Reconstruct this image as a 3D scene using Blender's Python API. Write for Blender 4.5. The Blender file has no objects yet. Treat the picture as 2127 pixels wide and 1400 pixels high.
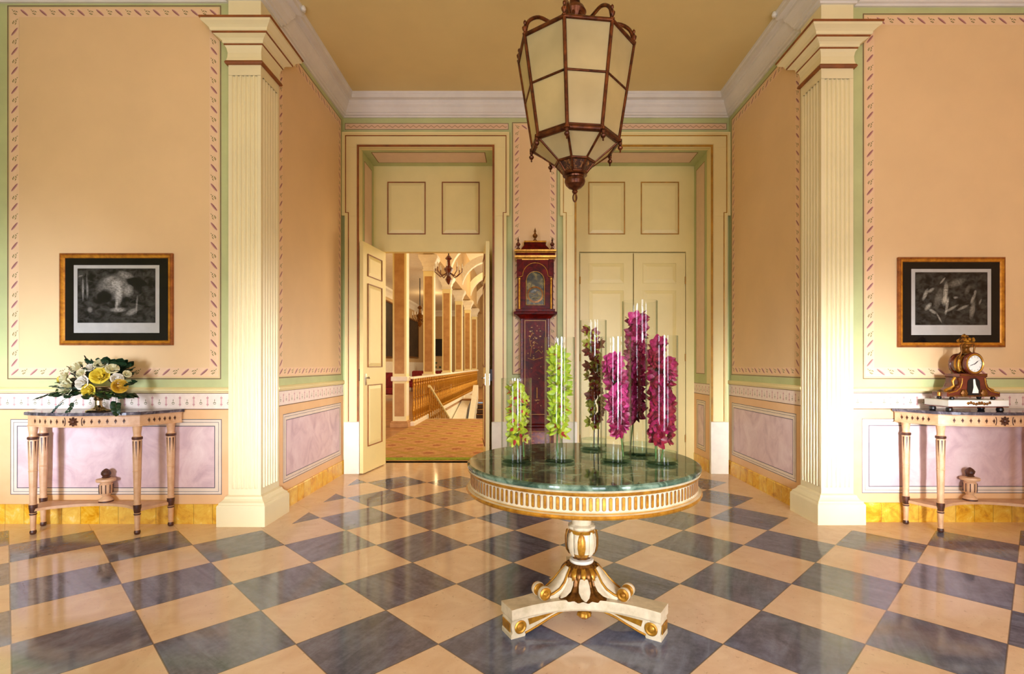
import bpy, math, random
from mathutils import Vector, Matrix
PI = math.pi
R = random.Random(7)
SC = bpy.context.scene
COL = SC.collection

# ---------------------------------------------------------------- camera
F = 1075.0; CX = 1085.0; CY = 758.0; EYE = 1.35
cd = bpy.data.cameras.new('camera'); cam = bpy.data.objects.new('camera', cd); COL.objects.link(cam)
cam.location = (0, 0, EYE); cam.rotation_euler = (PI/2, 0, 0)
cd.sensor_width = 36; cd.lens = F/2127*36
cd.shift_x = -(CX-1063.5)/2127; cd.shift_y = (CY-700)/2127
cd.clip_start = .05; cd.clip_end = 200
SC.camera = cam
SC.view_settings.view_transform = 'Standard'; SC.view_settings.look = 'None'
SC.view_settings.gamma = 1; SC.view_settings.use_curve_mapping = False
SC.view_settings.exposure = 0.0
SC.cycles.use_denoising = True
SC.cycles.max_bounces = 10; SC.cycles.diffuse_bounces = 5; SC.cycles.glossy_bounces = 4
SC.cycles.transmission_bounces = 8; SC.cycles.transparent_max_bounces = 40
SC.cycles.caustics_reflective = False; SC.cycles.caustics_refractive = False
SC.cycles.sample_clamp_indirect = 6

# ---------------------------------------------------------------- materials
def lin(c):
    return tuple(((v/255)/12.92 if v/255 <= .04045 else ((v/255+.055)/1.055)**2.4) for v in c)
class NT:
    """tiny helper to write node graphs"""
    def __init__(s, name):
        s.m = bpy.data.materials.new(name); s.m.use_nodes = True
        s.t = s.m.node_tree; s.n = s.t.nodes; s.l = s.t.links
        s.b = s.n['Principled BSDF']
    def put(s, sock, v):
        if hasattr(v, 'is_output') or isinstance(v, bpy.types.NodeSocket): s.l.new(v, sock)
        else:
            try: sock.default_value = v
            except Exception:
                sock.default_value = (v, v, v)
    def math(s, op, a, b=0.0, c=0.0, clamp=False):
        n = s.n.new('ShaderNodeMath'); n.operation = op; n.use_clamp = clamp
        for i, v in enumerate((a, b, c)):
            s.put(n.inputs[i], v)
        return n.outputs[0]
    def vec(s, x, y, z=0.0):
        n = s.n.new('ShaderNodeCombineXYZ')
        for i, v in enumerate((x, y, z)): s.put(n.inputs[i], v)
        return n.outputs[0]
    def pos(s, kind='pos'):
        if kind == 'pos':
            o = s.n.new('ShaderNodeNewGeometry').outputs['Position']
        else:
            o = s.n.new('ShaderNodeTexCoord').outputs[{'obj': 'Object', 'uv': 'UV'}[kind]]
        sp = s.n.new('ShaderNodeSeparateXYZ'); s.l.new(o, sp.inputs[0])
        return o, sp.outputs[0], sp.outputs[1], sp.outputs[2]
    def noise(s, vec, scale, detail=3.0, rough=.5, dist=0.0):
        n = s.n.new('ShaderNodeTexNoise'); s.put(n.inputs['Vector'], vec)
        n.inputs['Scale'].default_value = scale; n.inputs['Detail'].default_value = detail
        n.inputs['Roughness'].default_value = rough; n.inputs['Distortion'].default_value = dist
        return n.outputs[0]
    def ramp(s, f, stops, interp='LINEAR'):
        n = s.n.new('ShaderNodeValToRGB'); s.put(n.inputs[0], f); e = n.color_ramp.elements
        n.color_ramp.interpolation = interp
        while len(e) < len(stops): e.new(.5)
        for k, (p, c) in enumerate(stops):
            e[k].position = p
            e[k].color = (*(lin(c) if not isinstance(c, (int, float)) else (c, c, c)), 1)
        return n.outputs[0]
    def mix(s, f, a, b, mode='MIX'):
        n = s.n.new('ShaderNodeMix'); n.data_type = 'RGBA'; n.blend_type = mode
        s.put(n.inputs[0], f)
        for k, v in ((6, a), (7, b)):
            if isinstance(v, tuple): v = (*lin(v), 1)
            s.put(n.inputs[k], v)
        return n.outputs[2]
    def bump(s, h, strength=.2, dist=.01):
        n = s.n.new('ShaderNodeBump'); s.put(n.inputs['Height'], h)
        n.inputs['Strength'].default_value = strength; n.inputs['Distance'].default_value = dist
        s.l.new(n.outputs[0], s.b.inputs['Normal'])
    def col(s, v):
        if isinstance(v, tuple): v = (*lin(v), 1)
        s.put(s.b.inputs['Base Color'], v); return s
    def set(s, **k):
        for a, v in k.items(): s.put(s.b.inputs[a.replace('_', ' ')], v)
        return s
MT = {}
def flat(name, c, rough=.5, metal=0.0, var=.06, scale=9.0, c2=None, bump=0.0, coat=0.0):
    t = NT(name)
    o, x, y, z = t.pos('obj')
    f = t.noise(o, scale, 4, .6)
    if c2 is None: c2 = tuple(max(0, int(v*(1-var*1.6))) for v in c)
    t.col(t.ramp(f, [(.3, c2), (.7, c)]))
    t.set(Roughness=rough, Metallic=metal)
    if coat: t.b.inputs['Coat Weight'].default_value = coat
    if bump: t.bump(f, bump, .004)
    MT[name] = t.m
    return t.m

flat('salmon', (238, 204, 154), .62, var=.02, scale=1.7)
flat('strip_ground', (238, 210, 182), .62, var=.02)
flat('green', (199, 207, 148), .6, var=.05, scale=3)
flat('cream', (243, 228, 168), .42, var=.02, scale=2)
flat('door_cream', (241, 225, 158), .38, var=.025, scale=2)
flat('pilaster_cream', (245, 233, 188), .5, var=.02, scale=2)
flat('white_plaster', (234, 231, 226), .6, var=.03, scale=3)
flat('off_white', (244, 236, 216), .5, var=.03)
flat('ceiling_tan', (234, 212, 150), .8, var=.03, scale=.8)
flat('dado_orange', (240, 200, 150), .5, c2=(232, 184, 130), scale=2.5)
flat('dado_white', (240, 222, 200), .55, var=.03)
flat('red_line', (158, 88, 34), .45, var=.15)
flat('gold_line', (196, 142, 40), .4, var=.15)
flat('thin_line', (140, 104, 74), .6, var=.1)
flat('grey_line', (112, 104, 112), .6, var=.1)
flat('gilt', (214, 158, 52), .33, .55, c2=(150, 96, 20), scale=30)
flat('dark_gilt', (150, 98, 34), .38, .6, c2=(78, 44, 14), scale=40)
flat('bronze', (120, 66, 32), .32, .7, c2=(48, 20, 12), scale=26)
flat('console_paint', (228, 188, 146), .42, c2=(206, 158, 114), scale=14)
flat('console_brown', (92, 50, 32), .4, c2=(58, 30, 20), scale=30)
flat('table_cream', (232, 216, 182), .38, c2=(196, 180, 142), scale=16)
flat('frame_wood', (176, 104, 38), .3, .25, c2=(120, 62, 20), scale=24)
flat('frame_gilt', (226, 158, 50), .28, .5, c2=(170, 104, 30), scale=24)
flat('mount_black', (12, 10, 10), .8)
MT['mount_black'].node_tree.nodes['Principled BSDF'].inputs['Specular IOR Level'].default_value = .05
flat('paper', (214, 212, 206), .6, var=.04)
flat('black', (18, 15, 16), .35)
flat('silver', (206, 188, 156), .18, 1.0, var=.1)
flat('chrome', (200, 196, 190), .15, 1.0, var=.05)
flat('enamel', (238, 236, 226), .25, var=.02)
flat('mahogany', (112, 44, 28), .22, c2=(66, 20, 14), scale=12, coat=.4)
flat('sofa_red', (150, 30, 34), .7, c2=(100, 16, 22))
flat('leaf_dark', (38, 74, 40), .45, c2=(16, 40, 26), scale=30)
flat('leaf_blue', (92, 124, 116), .5, c2=(58, 92, 88), scale=30)
flat('leaf_light', (116, 140, 66), .5, c2=(70, 98, 40), scale=30)
flat('rose_cream', (244, 238, 206), .5, c2=(220, 218, 168), scale=40)
flat('rose_white', (246, 242, 230), .5, c2=(226, 222, 206), scale=40)
flat('rose_yellow', (244, 226, 86), .5, c2=(222, 196, 50), scale=40)
flat('rose_gold', (232, 196, 60), .5, c2=(196, 150, 40), scale=40)
flat('stem_green', (88, 130, 50), .5, c2=(50, 90, 34), scale=30)
flat('stem_dark', (84, 64, 44), .5, c2=(50, 40, 30), scale=30)
flat('hall_column_panel', (200, 154, 98), .35, c2=(172, 124, 72), scale=5)
flat('hall_wall', (212, 180, 130), .6, var=.04)
flat('parquet', (196, 146, 92), .3, c2=(150, 100, 56), scale=4)
flat('stair_dark', (84, 58, 48), .4)
flat('lock_black', (40, 36, 34), .4, .5)

def petal_mat(name, base, vein, lip):
    t = NT(name); o, x, y, z = t.pos('obj')
    f = t.noise(o, 60, 3, .6)
    t.col(t.ramp(f, [(.3, vein), (.65, base)])); t.set(Roughness=.45)
    t.b.inputs['Subsurface Weight'].default_value = .15
    t.b.inputs['Subsurface Radius'].default_value = (.01, .01, .01)
    MT[name] = t.m; flat(name+'_lip', lip, .45, var=.2, scale=60)
petal_mat('orchid_lime', (184, 196, 52), (128, 152, 30), (206, 60, 70))
petal_mat('orchid_green', (176, 196, 44), (120, 156, 26), (226, 196, 150))
petal_mat('orchid_olive', (186, 190, 74), (140, 120, 54), (150, 22, 40))
petal_mat('orchid_bronze', (140, 62, 52), (90, 40, 30), (150, 16, 44))
petal_mat('orchid_magenta', (160, 22, 80), (98, 6, 44), (120, 8, 50))
petal_mat('orchid_pink', (200, 62, 128), (146, 20, 80), (140, 12, 70))
petal_mat('orchid_crimson', (142, 18, 48), (88, 6, 28), (96, 4, 34))

# floor ---------------------------------------------------------------
def floor_mat():
    t = NT('marble_checker'); o, x, y, z = t.pos()
    T = .6885
    dx = t.math('ADD', x, .4064); dy = t.math('SUBTRACT', y, 2.502)
    u = t.math('DIVIDE', t.math('ADD', dx, dy), T); v = t.math('DIVIDE', t.math('SUBTRACT', dx, dy), T)
    fu = t.math('FLOOR', u); fv = t.math('FLOOR', v)
    par = t.math('FLOORED_MODULO', t.math('ADD', fu, fv), 2.0)
    dark = t.math('LESS_THAN', par, .5)
    ru = t.math('SUBTRACT', u, fu); rv = t.math('SUBTRACT', v, fv)
    def edge(a): return t.math('MINIMUM', a, t.math('SUBTRACT', 1.0, a))
    e = t.math('MINIMUM', edge(ru), edge(rv))
    # where the chequered field ends and the plain border of pale slabs begins
    alc = t.math('MULTIPLY', t.math('GREATER_THAN', x, -1.957), t.math('LESS_THAN', x, 2.345))
    field = t.math('MULTIPLY', t.math('LESS_THAN', y, 6.28), t.math('MAXIMUM', alc, t.math('LESS_THAN', y, 4.217)))
    dark = t.math('MULTIPLY', dark, field)
    wn = t.n.new('ShaderNodeTexWhiteNoise'); wn.noise_dimensions = '2D'
    t.l.new(t.vec(fu, fv), wn.inputs['Vector'])
    rnd = wn.outputs['Value']; rcol = wn.outputs['Color']
    # streak direction differs from slab to slab
    rot = t.n.new('ShaderNodeVectorRotate'); rot.rotation_type = 'Z_AXIS'
    t.l.new(t.vec(x, y, t.math('MULTIPLY', rnd, 30.0)), rot.inputs['Vector'])
    ang = t.math('ADD', .6, t.math('MULTIPLY', t.math('GREATER_THAN', rnd, .45), 1.25))
    t.l.new(t.math('ADD', ang, t.math('MULTIPLY', rnd, .3)), rot.inputs['Angle'])
    mp = t.n.new('ShaderNodeMapping'); mp.inputs['Scale'].default_value = (1.3, 9, 1)
    t.l.new(rot.outputs[0], mp.inputs[0])
    st = t.noise(mp.outputs[0], 1.6, 6, .62, .8)
    fine = t.noise(t.vec(x, y, rnd), 34, 5, .7)
    blot = t.noise(t.vec(x, y, t.math('MULTIPLY', rnd, 9.0)), 5, 5, .65, 1.2)
    dk = t.ramp(st, [(.25, (34, 38, 54)), (.42, (76, 86, 112)), (.6, (108, 120, 150)), (.8, (142, 156, 188))])
    dk = t.mix(.35, dk, t.ramp(fine, [(.3, (46, 50, 66)), (.7, (138, 148, 176))]))
    dk = t.mix(t.math('MULTIPLY', rnd, .45), dk, t.ramp(blot, [(.3, (52, 56, 74)), (.7, (142, 152, 184))]))
    lt = t.ramp(blot, [(.3, (226, 194, 162)), (.7, (244, 220, 192))])
    lt = t.mix(t.math('MULTIPLY', t.math('LESS_THAN', fine, .36), .5), lt, (176, 140, 106))
    lt = t.mix(t.math('MULTIPLY', rnd, .25), lt, (240, 214, 184))
    c = t.mix(dark, lt, dk)
    line = t.math('MULTIPLY', t.math('LESS_THAN', e, .0065), field)
    c = t.mix(t.math('MULTIPLY', line, .75), c, (84, 72, 66))
    # slab joints in the border
    bj = t.math('LESS_THAN', edge(t.math('FRACT', t.math('DIVIDE', t.math('ADD', x, y), .71))), .004)
    bj = t.math('MULTIPLY', bj, t.math('SUBTRACT', 1.0, field))
    c = t.mix(t.math('MULTIPLY', bj, .35), c, (140, 108, 80))
    t.col(c); t.set(Roughness=t.math('ADD', .05, t.math('MULTIPLY', fine, .07)))
    t.b.inputs['Specular IOR Level'].default_value = .75
    t.bump(t.noise(t.vec(x, y, 0.0), 3, 2), .03, .01)
    MT['floor'] = t.m
floor_mat()

def siena():
    t = NT('siena_marble'); o, x, y, z = t.pos()
    s = t.math('ADD', x, t.math('MULTIPLY', y, 1.0))
    f = t.noise(o, 9, 6, .7, .6)
    fl = t.math('FLOOR', t.math('DIVIDE', s, .16))
    wn = t.n.new('ShaderNodeTexWhiteNoise'); wn.noise_dimensions = '1D'; t.l.new(fl, wn.inputs['W'])
    c = t.ramp(f, [(.3, (180, 112, 16)), (.45, (226, 164, 20)), (.6, (240, 196, 60)), (.75, (246, 228, 170))])
    c = t.mix(t.math('MULTIPLY', wn.outputs[0], .35), c, (242, 216, 130))
    fr = t.math('FRACT', t.math('DIVIDE', s, .16))
    c = t.mix(t.math('MULTIPLY', t.math('LESS_THAN', fr, .035), .5), c, (120, 80, 30))
    t.col(c); t.set(Roughness=.2); MT['siena'] = t.m
siena()
def mottled(name, a, b, c, scale=3.0, rough=.4):
    t = NT(name); o, x, y, z = t.pos()
    f = t.noise(o, scale, 6, .62, 1.0)
    t.col(t.ramp(f, [(.28, c), (.5, b), (.72, a)])); t.set(Roughness=rough); MT[name] = t.m
mottled('dado_pink', (236, 214, 212), (222, 194, 194), (198, 166, 172), 4)
mottled('grey_marble', (150, 142, 150), (82, 76, 86), (36, 32, 42), 16, .12)
mottled('green_marble', (150, 176, 152), (70, 96, 78), (24, 40, 32), 9, .06)
mottled('lacquer', (122, 22, 12), (84, 8, 6), (40, 4, 3), 12, .36); MT['lacquer'].node_tree.nodes['Principled BSDF'].inputs['Specular IOR Level'].default_value = .15
mottled('lacquer_gold', (190, 120, 50), (110, 26, 20), (70, 12, 14), 26, .25)
mottled('pierced', (196, 130, 60), (60, 30, 18), (14, 8, 8), 60, .4)
mottled('dial_paint', (172, 150, 70), (74, 68, 34), (22, 26, 16), 14, .3)
mottled('dark_canvas', (70, 54, 40), (34, 26, 22), (16, 12, 12), 3, .5)

def frieze(name, bars=False):
    """painted ribbon and leaf border; u runs along in repeats, v across"""
    t = NT(name); o, u, v, w = t.pos('uv')
    fr = t.math('FRACT', u)
    c = t.ramp(t.noise(o, 3, 2), [(.3, (238, 202, 160)), (.7, (241, 208, 170))]) if not bars else \
        t.ramp(t.noise(o, 3, 2), [(.3, (238, 220, 204)), (.7, (246, 230, 214))])
    def ell(cu, cv, a, ru, rv):
        du = t.math('SUBTRACT', fr, cu); dv = t.math('MULTIPLY', t.math('SUBTRACT', v, cv), ASP)
        ca, sa = math.cos(a), math.sin(a)
        p = t.math('ADD', t.math('MULTIPLY', du, ca), t.math('MULTIPLY', dv, sa))
        q = t.math('SUBTRACT', t.math('MULTIPLY', dv, ca), t.math('MULTIPLY', du, sa))
        p = t.math('POWER', t.math('ABSOLUTE', t.math('DIVIDE', p, ru)), 2.0)
        q = t.math('POWER', t.math('ABSOLUTE', t.math('DIVIDE', q, rv)), 2.0)
        return t.math('LESS_THAN', t.math('ADD', p, q), 1.0)
    if not bars:
        ASP = .45
        c = t.mix(ell(.25, .5, .68, .26, .058), c, (196, 142, 140))
        c = t.mix(ell(.265, .475, .68, .24, .030), c, (150, 98, 92))
        for cu, cv, a, ru, rv in ((.66, .62, .5, .07, .022), (.76, .38, .5, .07, .024), (.80, .66, -.6, .06, .022),
                                  (.68, .30, -.4, .05, .02), (.88, .80, .9, .05, .016), (.72, .5, .9, .13, .008)):
            c = t.mix(ell(cu, cv, a, ru, rv), c, (128, 118, 66))
    else:
        ASP = .95
        c = t.mix(ell(.2, .5, 0, .055, .34), c, (222, 178, 172))
        c = t.mix(ell(.2, .72, 0, .09, .06), c, (206, 156, 152))
        c = t.mix(ell(.2, .28, 0, .09, .06), c, (206, 156, 152))
        for cu, cv, a, ru, rv in ((.66, .4, .5, .07, .03), (.76, .4, -.5, .07, .03), (.71, .55, 1.5, .08, .025), (.71, .3, 0, .1, .02)):
            c = t.mix(ell(cu, cv, a, ru, rv), c, (134, 130, 96))
    t.col(c); t.set(Roughness=.6); MT[name] = t.m
frieze('frieze'); frieze('bar_frieze', True)

def greek():
    t = NT('fret'); o, u, v, w = t.pos('uv')
    s = t.math('SINE', t.math('MULTIPLY', u, 6.283))
    d = t.math('ABSOLUTE', t.math('SUBTRACT', t.math('ADD', .5, t.math('MULTIPLY', s, .22)), v))
    c = t.mix(t.math('MULTIPLY', t.math('LESS_THAN', d, .13), .6), (232, 196, 160), (150, 110, 84))
    t.col(c); t.set(Roughness=.6); MT['fret'] = t.m
greek()

def print_mat(name, blobs, base=(20, 18, 18), hi=(206, 200, 190), noise_scale=9):
    """monochrome engraving: soft ellipses of light tone (u, v, angle, ru, rv, strength)"""
    t = NT(name); o, u, v, w = t.pos('uv')
    n = t.noise(o, noise_scale, 6, .7, .5); n2 = t.noise(o, 34, 4, .7)
    tot = t.math('MULTIPLY', t.math('MAXIMUM', t.math('SUBTRACT', n, .42), 0.0), .5)
    for (cu, cv, a, ru, rv, s) in blobs:
        du = t.math('MULTIPLY', t.math('SUBTRACT', u, cu), 1.3); dv = t.math('SUBTRACT', v, cv)
        ca, sa = math.cos(a), math.sin(a)
        p = t.math('ADD', t.math('MULTIPLY', du, ca), t.math('MULTIPLY', dv, sa))
        q = t.math('SUBTRACT', t.math('MULTIPLY', dv, ca), t.math('MULTIPLY', du, sa))
        p = t.math('POWER', t.math('ABSOLUTE', t.math('DIVIDE', p, ru)), 2.0)
        q = t.math('POWER', t.math('ABSOLUTE', t.math('DIVIDE', q, rv)), 2.0)
        g = t.math('MAXIMUM', t.math('SUBTRACT', 1.0, t.math('ADD', p, q)), 0.0)
        g = t.math('MULTIPLY', g, t.math('MULTIPLY', t.math('MAXIMUM', t.math('SUBTRACT', t.math('MULTIPLY', n2, 2.0), .4), 0.0), s))
        tot = t.math('ADD', tot, g)
    tot = t.math('MAXIMUM', tot, 0.0)
    t.col(t.mix(t.math('MINIMUM', tot, 1.0), base, hi)); t.set(Roughness=.7); t.b.inputs['Specular IOR Level'].default_value = .05; MT[name] = t.m
print_mat('print_landscape', [(.48, .66, .3, .34, .26, .62), (.50, .72, 0, .10, .09, .7), (.40, .80, .5, .12, .05, .4), (.62, .88, -.4, .16, .07, .6),
    (.53, .5, 1.5, .20, .07, .9), (.66, .58, 1.4, .12, .09, .55), (.74, .75, -.2, .20, .085, -.75), (.36, .5, .3, .15, .13, -.7),
    (.52, .24, 0, .15, .05, .9), (.50, .33, 1.5, .10, .03, .8), (.70, .2, .5, .12, .06, .7), (.76, .33, 1.5, .2, .02, .5),
    (.07, .62, 1.57, .24, .022, .7), (.13, .6, 1.57, .16, .02, .5), (.04, .86, .4, .05, .02, .5), (.16, .24, 0, .05, .06, .5), (.12, .7, 1.57, .3, .01, .4)])
print_mat('print_figures', [(.42, .62, 1.5, .22, .05, 1.1), (.41, .46, 1.3, .10, .075, 1.0), (.44, .36, 1.4, .2, .03, .9),
    (.38, .84, .9, .09, .02, .9), (.14, .58, 1.2, .13, .04, 1.0), (.22, .66, .6, .08, .035, .9), (.18, .35, .9, .10, .045, .9),
    (.24, .26, -.6, .09, .035, .9), (.33, .14, -1.1, .12, .02, .8), (.50, .31, .55, .17, .03, .8), (.66, .33, .45, .13, .03, .9),
    (.80, .5, 1.2, .12, .035, .9), (.79, .28, 1.4, .2, .055, .6), (.83, .62, 1.4, .05, .03, .8), (.90, .44, 1.2, .07, .02, .6),
    (.57, .8, .4, .2, .08, .4), (.32, .5, 1.3, .24, .08, .35), (.72, .66, 1.2, .1, .05, .35), (.56, .52, 0, .05, .03, .8)],
    base=(17, 17, 16), hi=(204, 198, 180))

def glass(name='glass', thru=(253, 254, 253), rim=(196, 216, 204)):
    t = NT(name); n, l = t.n, t.l
    tr = n.new('ShaderNodeBsdfTransparent')
    gl = n.new('ShaderNodeBsdfGlossy'); gl.inputs['Roughness'].default_value = .02
    lw = n.new('ShaderNodeLayerWeight'); lw.inputs[0].default_value = .5
    l.new(t.ramp(lw.outputs['Facing'], [(.55, thru), (.97, rim)]), tr.inputs[0])
    fr = n.new('ShaderNodeMath'); fr.operation = 'MULTIPLY_ADD'; l.new(t.math('POWER', lw.outputs['Facing'], 3.6), fr.inputs[0]); fr.inputs[1].default_value = .55; fr.inputs[2].default_value = .02
    mx = n.new('ShaderNodeMixShader'); l.new(fr.outputs[0], mx.inputs[0]); l.new(tr.outputs[0], mx.inputs[1]); l.new(gl.outputs[0], mx.inputs[2])
    l.new(mx.outputs[0], n['Material Output'].inputs[0]); MT[name] = t.m
    if name != 'glass': return
    t = NT('thick_glass'); t.col((236, 248, 242)); t.set(Roughness=.02, IOR=1.45)
    t.b.inputs['Transmission Weight'].default_value = 1; MT['thick_glass'] = t.m
    t = NT('frosted_glass'); n, l = t.n, t.l
    o, x, y, z = t.pos('obj'); f = t.noise(o, 5, 3)
    c = t.ramp(f, [(.3, (196, 184, 138)), (.7, (216, 204, 158))])
    df = n.new('ShaderNodeBsdfDiffuse'); tl = n.new('ShaderNodeBsdfTranslucent')
    l.new(c, df.inputs[0]); l.new(c, tl.inputs[0])
    m1 = n.new('ShaderNodeMixShader'); m1.inputs[0].default_value = .45; l.new(df.outputs[0], m1.inputs[1]); l.new(tl.outputs[0], m1.inputs[2])
    gl = n.new('ShaderNodeBsdfGlossy'); gl.inputs['Roughness'].default_value = .35
    m2 = n.new('ShaderNodeMixShader'); m2.inputs[0].default_value = .06; l.new(m1.outputs[0], m2.inputs[1]); l.new(gl.outputs[0], m2.inputs[2])
    l.new(m2.outputs[0], n['Material Output'].inputs[0]); MT['frosted'] = t.m
glass(); glass('base_glass', (240, 250, 245), (176, 212, 194)); glass('glazing', (250, 250, 250), (240, 240, 240)); glass('water', (247, 252, 249), (206, 228, 218))
def emit(name, c, s):
    t = NT(name); t.col((0, 0, 0)); t.b.inputs['Emission Color'].default_value = (*lin(c), 1); t.b.inputs['Emission Strength'].default_value = s; MT[name] = t.m
emit('bulb', (255, 226, 170), 5)
emit('day', (226, 236, 255), 3.0)

def carpet():
    t = NT('carpet'); o, x, y, z = t.pos()
    u = t.math('ADD', x, y); v = t.math('SUBTRACT', x, y)
    def band(a, per, w):
        f = t.math('FRACT', t.math('DIVIDE', a, per)); return t.math('LESS_THAN', f, w)
    n = t.noise(o, 22, 4, .7)
    c = t.ramp(n, [(.35, (176, 128, 74)), (.6, (206, 160, 104))])
    c = t.mix(t.math('MULTIPLY', band(u, .75, .2), .6), c, (170, 140, 44))
    c = t.mix(t.math('MULTIPLY', band(v, .75, .2), .6), c, (170, 140, 44))
    fu = t.math('SUBTRACT', t.math('FRACT', t.math('DIVIDE', u, .75)), .6); fv = t.math('SUBTRACT', t.math('FRACT', t.math('DIVIDE', v, .75)), .6)
    d = t.math('SQRT', t.math('ADD', t.math('MULTIPLY', fu, fu), t.math('MULTIPLY', fv, fv)))
    c = t.mix(t.math('MULTIPLY', t.math('LESS_THAN', t.math('ADD', d, t.math('MULTIPLY', n, .2)), .25), .7), c, (150, 70, 44))
    t.col(c); t.set(Roughness=.95); MT['carpet'] = t.m
carpet()
flat('carpet_green', (160, 176, 30), .95, c2=(120, 140, 20), scale=30)
# ---------------------------------------------------------------- mesh building
class B:
    def __init__(s, mtx=None):
        s.v = []; s.f = []; s.m = []; s.uv = {}; s.sm = []; s.mats = []; s.X = mtx or Matrix()
    def mi(s, mat):
        if mat not in s.mats: s.mats.append(mat)
        return s.mats.index(mat)
    def add(s, vs, fs, mat, smooth=False, uvs=None):
        o = len(s.v); X = s.X
        s.v += [tuple(X @ Vector(p)) for p in vs]; k = s.mi(mat)
        for i, f in enumerate(fs):
            if uvs: s.uv[len(s.f)] = uvs[i]
            s.f.append([o+a for a in f]); s.m.append(k); s.sm.append(smooth)
        return s
    def box(s, x0, x1, y0, y1, z0, z1, mat, ch=0.0):
        if ch:
            b = ch
            vs = []
            for z, i in ((z0, b), (z0+b, 0), (z1-b, 0), (z1, b)):
                vs += [(x0+i, y0+i, z), (x1-i, y0+i, z), (x1-i, y1-i, z), (x0+i, y1-i, z)]
            fs = [[3, 2, 1, 0], [12, 13, 14, 15]]
            for r in range(3):
                for k in range(4):
                    a = r*4+k; c = r*4+(k+1) % 4
                    fs.append([a, c, c+4, a+4])
            return s.add(vs, fs, mat)
        vs = [(x, y, z) for z in (z0, z1) for y in (y0, y1) for x in (x0, x1)]
        return s.add(vs, [[0, 2, 3, 1], [4, 5, 7, 6], [0, 1, 5, 4], [2, 6, 7, 3], [0, 4, 6, 2], [1, 3, 7, 5]], mat)
    def prism(s, poly, z0, z1, mat, smooth=False, top=None):
        n = len(poly)
        if sum(poly[i][0]*poly[(i+1) % n][1]-poly[(i+1) % n][0]*poly[i][1] for i in range(n)) < 0: poly = poly[::-1]
        t = top or poly
        vs = [(x, y, z0) for x, y in poly]+[(x, y, z1) for x, y in t]
        s.add(vs, [[i, (i+1) % n, n+(i+1) % n, n+i] for i in range(n)], mat, smooth)
        s.add(vs[:n], [list(range(n))[::-1]], mat); s.add(vs[n:], [list(range(n))], mat)
        return s
    def lathe(s, prof, mat, seg=24, c=(0, 0, 0), smooth=True, wob=None, a0=0.0, cap=True):
        """prof: (r, z) or (r, z, material) from bottom to top"""
        vs = []
        for p in prof:
            for k in range(seg):
                a = 2*PI*k/seg+a0; r = p[0]*(1+(wob(a, p[1]) if wob else 0))
                vs.append((c[0]+r*math.cos(a), c[1]+r*math.sin(a), c[2]+p[1]))
        for i in range(len(prof)-1):
            m = prof[i+1][2] if len(prof[i+1]) > 2 else mat
            fs = [[i*seg+k, i*seg+(k+1) % seg, (i+1)*seg+(k+1) % seg, (i+1)*seg+k] for k in range(seg)]
            used = vs[i*seg:(i+2)*seg]
            s.add(used, [[a-i*seg for a in f] for f in fs], m, smooth)
        if not cap: return s
        if prof[0][0] > 1e-4: s.add(vs[:seg], [list(range(seg))[::-1]], prof[0][2] if len(prof[0]) > 2 else mat)
        if prof[-1][0] > 1e-4: s.add(vs[-seg:], [list(range(seg))], prof[-1][2] if len(prof[-1]) > 2 else mat)
        return s
    def tube(s, pts, r, mat, seg=8, smooth=True):
        pts = [Vector(p) for p in pts]; rs = r if isinstance(r, (list, tuple)) else [r]*len(pts)
        vs = []; up = None
        for i, p in enumerate(pts):
            d = (pts[min(i+1, len(pts)-1)]-pts[max(i-1, 0)]).normalized()
            if up is None:
                up = Vector((0, 0, 1)) if abs(d.z) < .9 else Vector((1, 0, 0))
            a = d.cross(up)
            if a.length < 1e-4: a = d.cross(Vector((0, 1, 0)))
            a.normalize(); b = a.cross(d).normalized(); up = b
            for k in range(seg):
                t = 2*PI*k/seg; vs.append(tuple(p+(a*math.cos(t)+b*math.sin(t))*rs[i]))
        fs = [[i*seg+k, (i+1)*seg+k, (i+1)*seg+(k+1) % seg, i*seg+(k+1) % seg] for i in range(len(pts)-1) for k in range(seg)]
        s.add(vs, fs, mat, smooth)
        s.add(vs[:seg], [list(range(seg))], mat); s.add(vs[-seg:], [list(range(seg))[::-1]], mat)
        return s
    def quad(s, a, b, c, d, mat, uv=None):
        return s.add([a, b, c, d], [[0, 1, 2, 3]], mat, False, [uv] if uv else None)
    def sweep(s, path, prof, mat, side=1, closed=False, smooth=False, cap=True):
        """profile (out, z[, material]) carried along a plan path with mitred corners"""
        n = len(path); P = [Vector((p[0], p[1])) for p in path]; off = []
        for i in range(n):
            def nrm(a, b):
                d = (b-a).normalized(); return Vector((d.y, -d.x))*side
            if closed or 0 < i < n-1:
                n1 = nrm(P[i-1], P[i]); n2 = nrm(P[i], P[(i+1) % n])
                m = (n1+n2); k = 1+n1.dot(n2); m = m/max(k, .2)
            elif i == 0: m = nrm(P[0], P[1])
            else: m = nrm(P[-2], P[-1])
            off.append(m)
        L = len(prof)
        vs = [(P[i].x+off[i].x*q[0], P[i].y+off[i].y*q[0], q[1]) for i in range(n) for q in prof]
        rng = range(n if closed else n-1)
        for j in range(L-1):
            m = prof[j+1][2] if len(prof[j+1]) > 2 else mat
            vv = []; fs = []
            for i in rng:
                i2 = (i+1) % n; o = len(vv)
                vv += [vs[i*L+j], vs[i2*L+j], vs[i2*L+j+1], vs[i*L+j+1]]
                fs.append([o, o+1, o+2, o+3] if side > 0 else [o+3, o+2, o+1, o])
            s.add(vv, fs, m, smooth)
        if cap and not closed:
            s.add(vs[:L], [list(range(L))], mat); s.add(vs[-L:], [list(range(L))[::-1]], mat)
        return s
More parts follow.
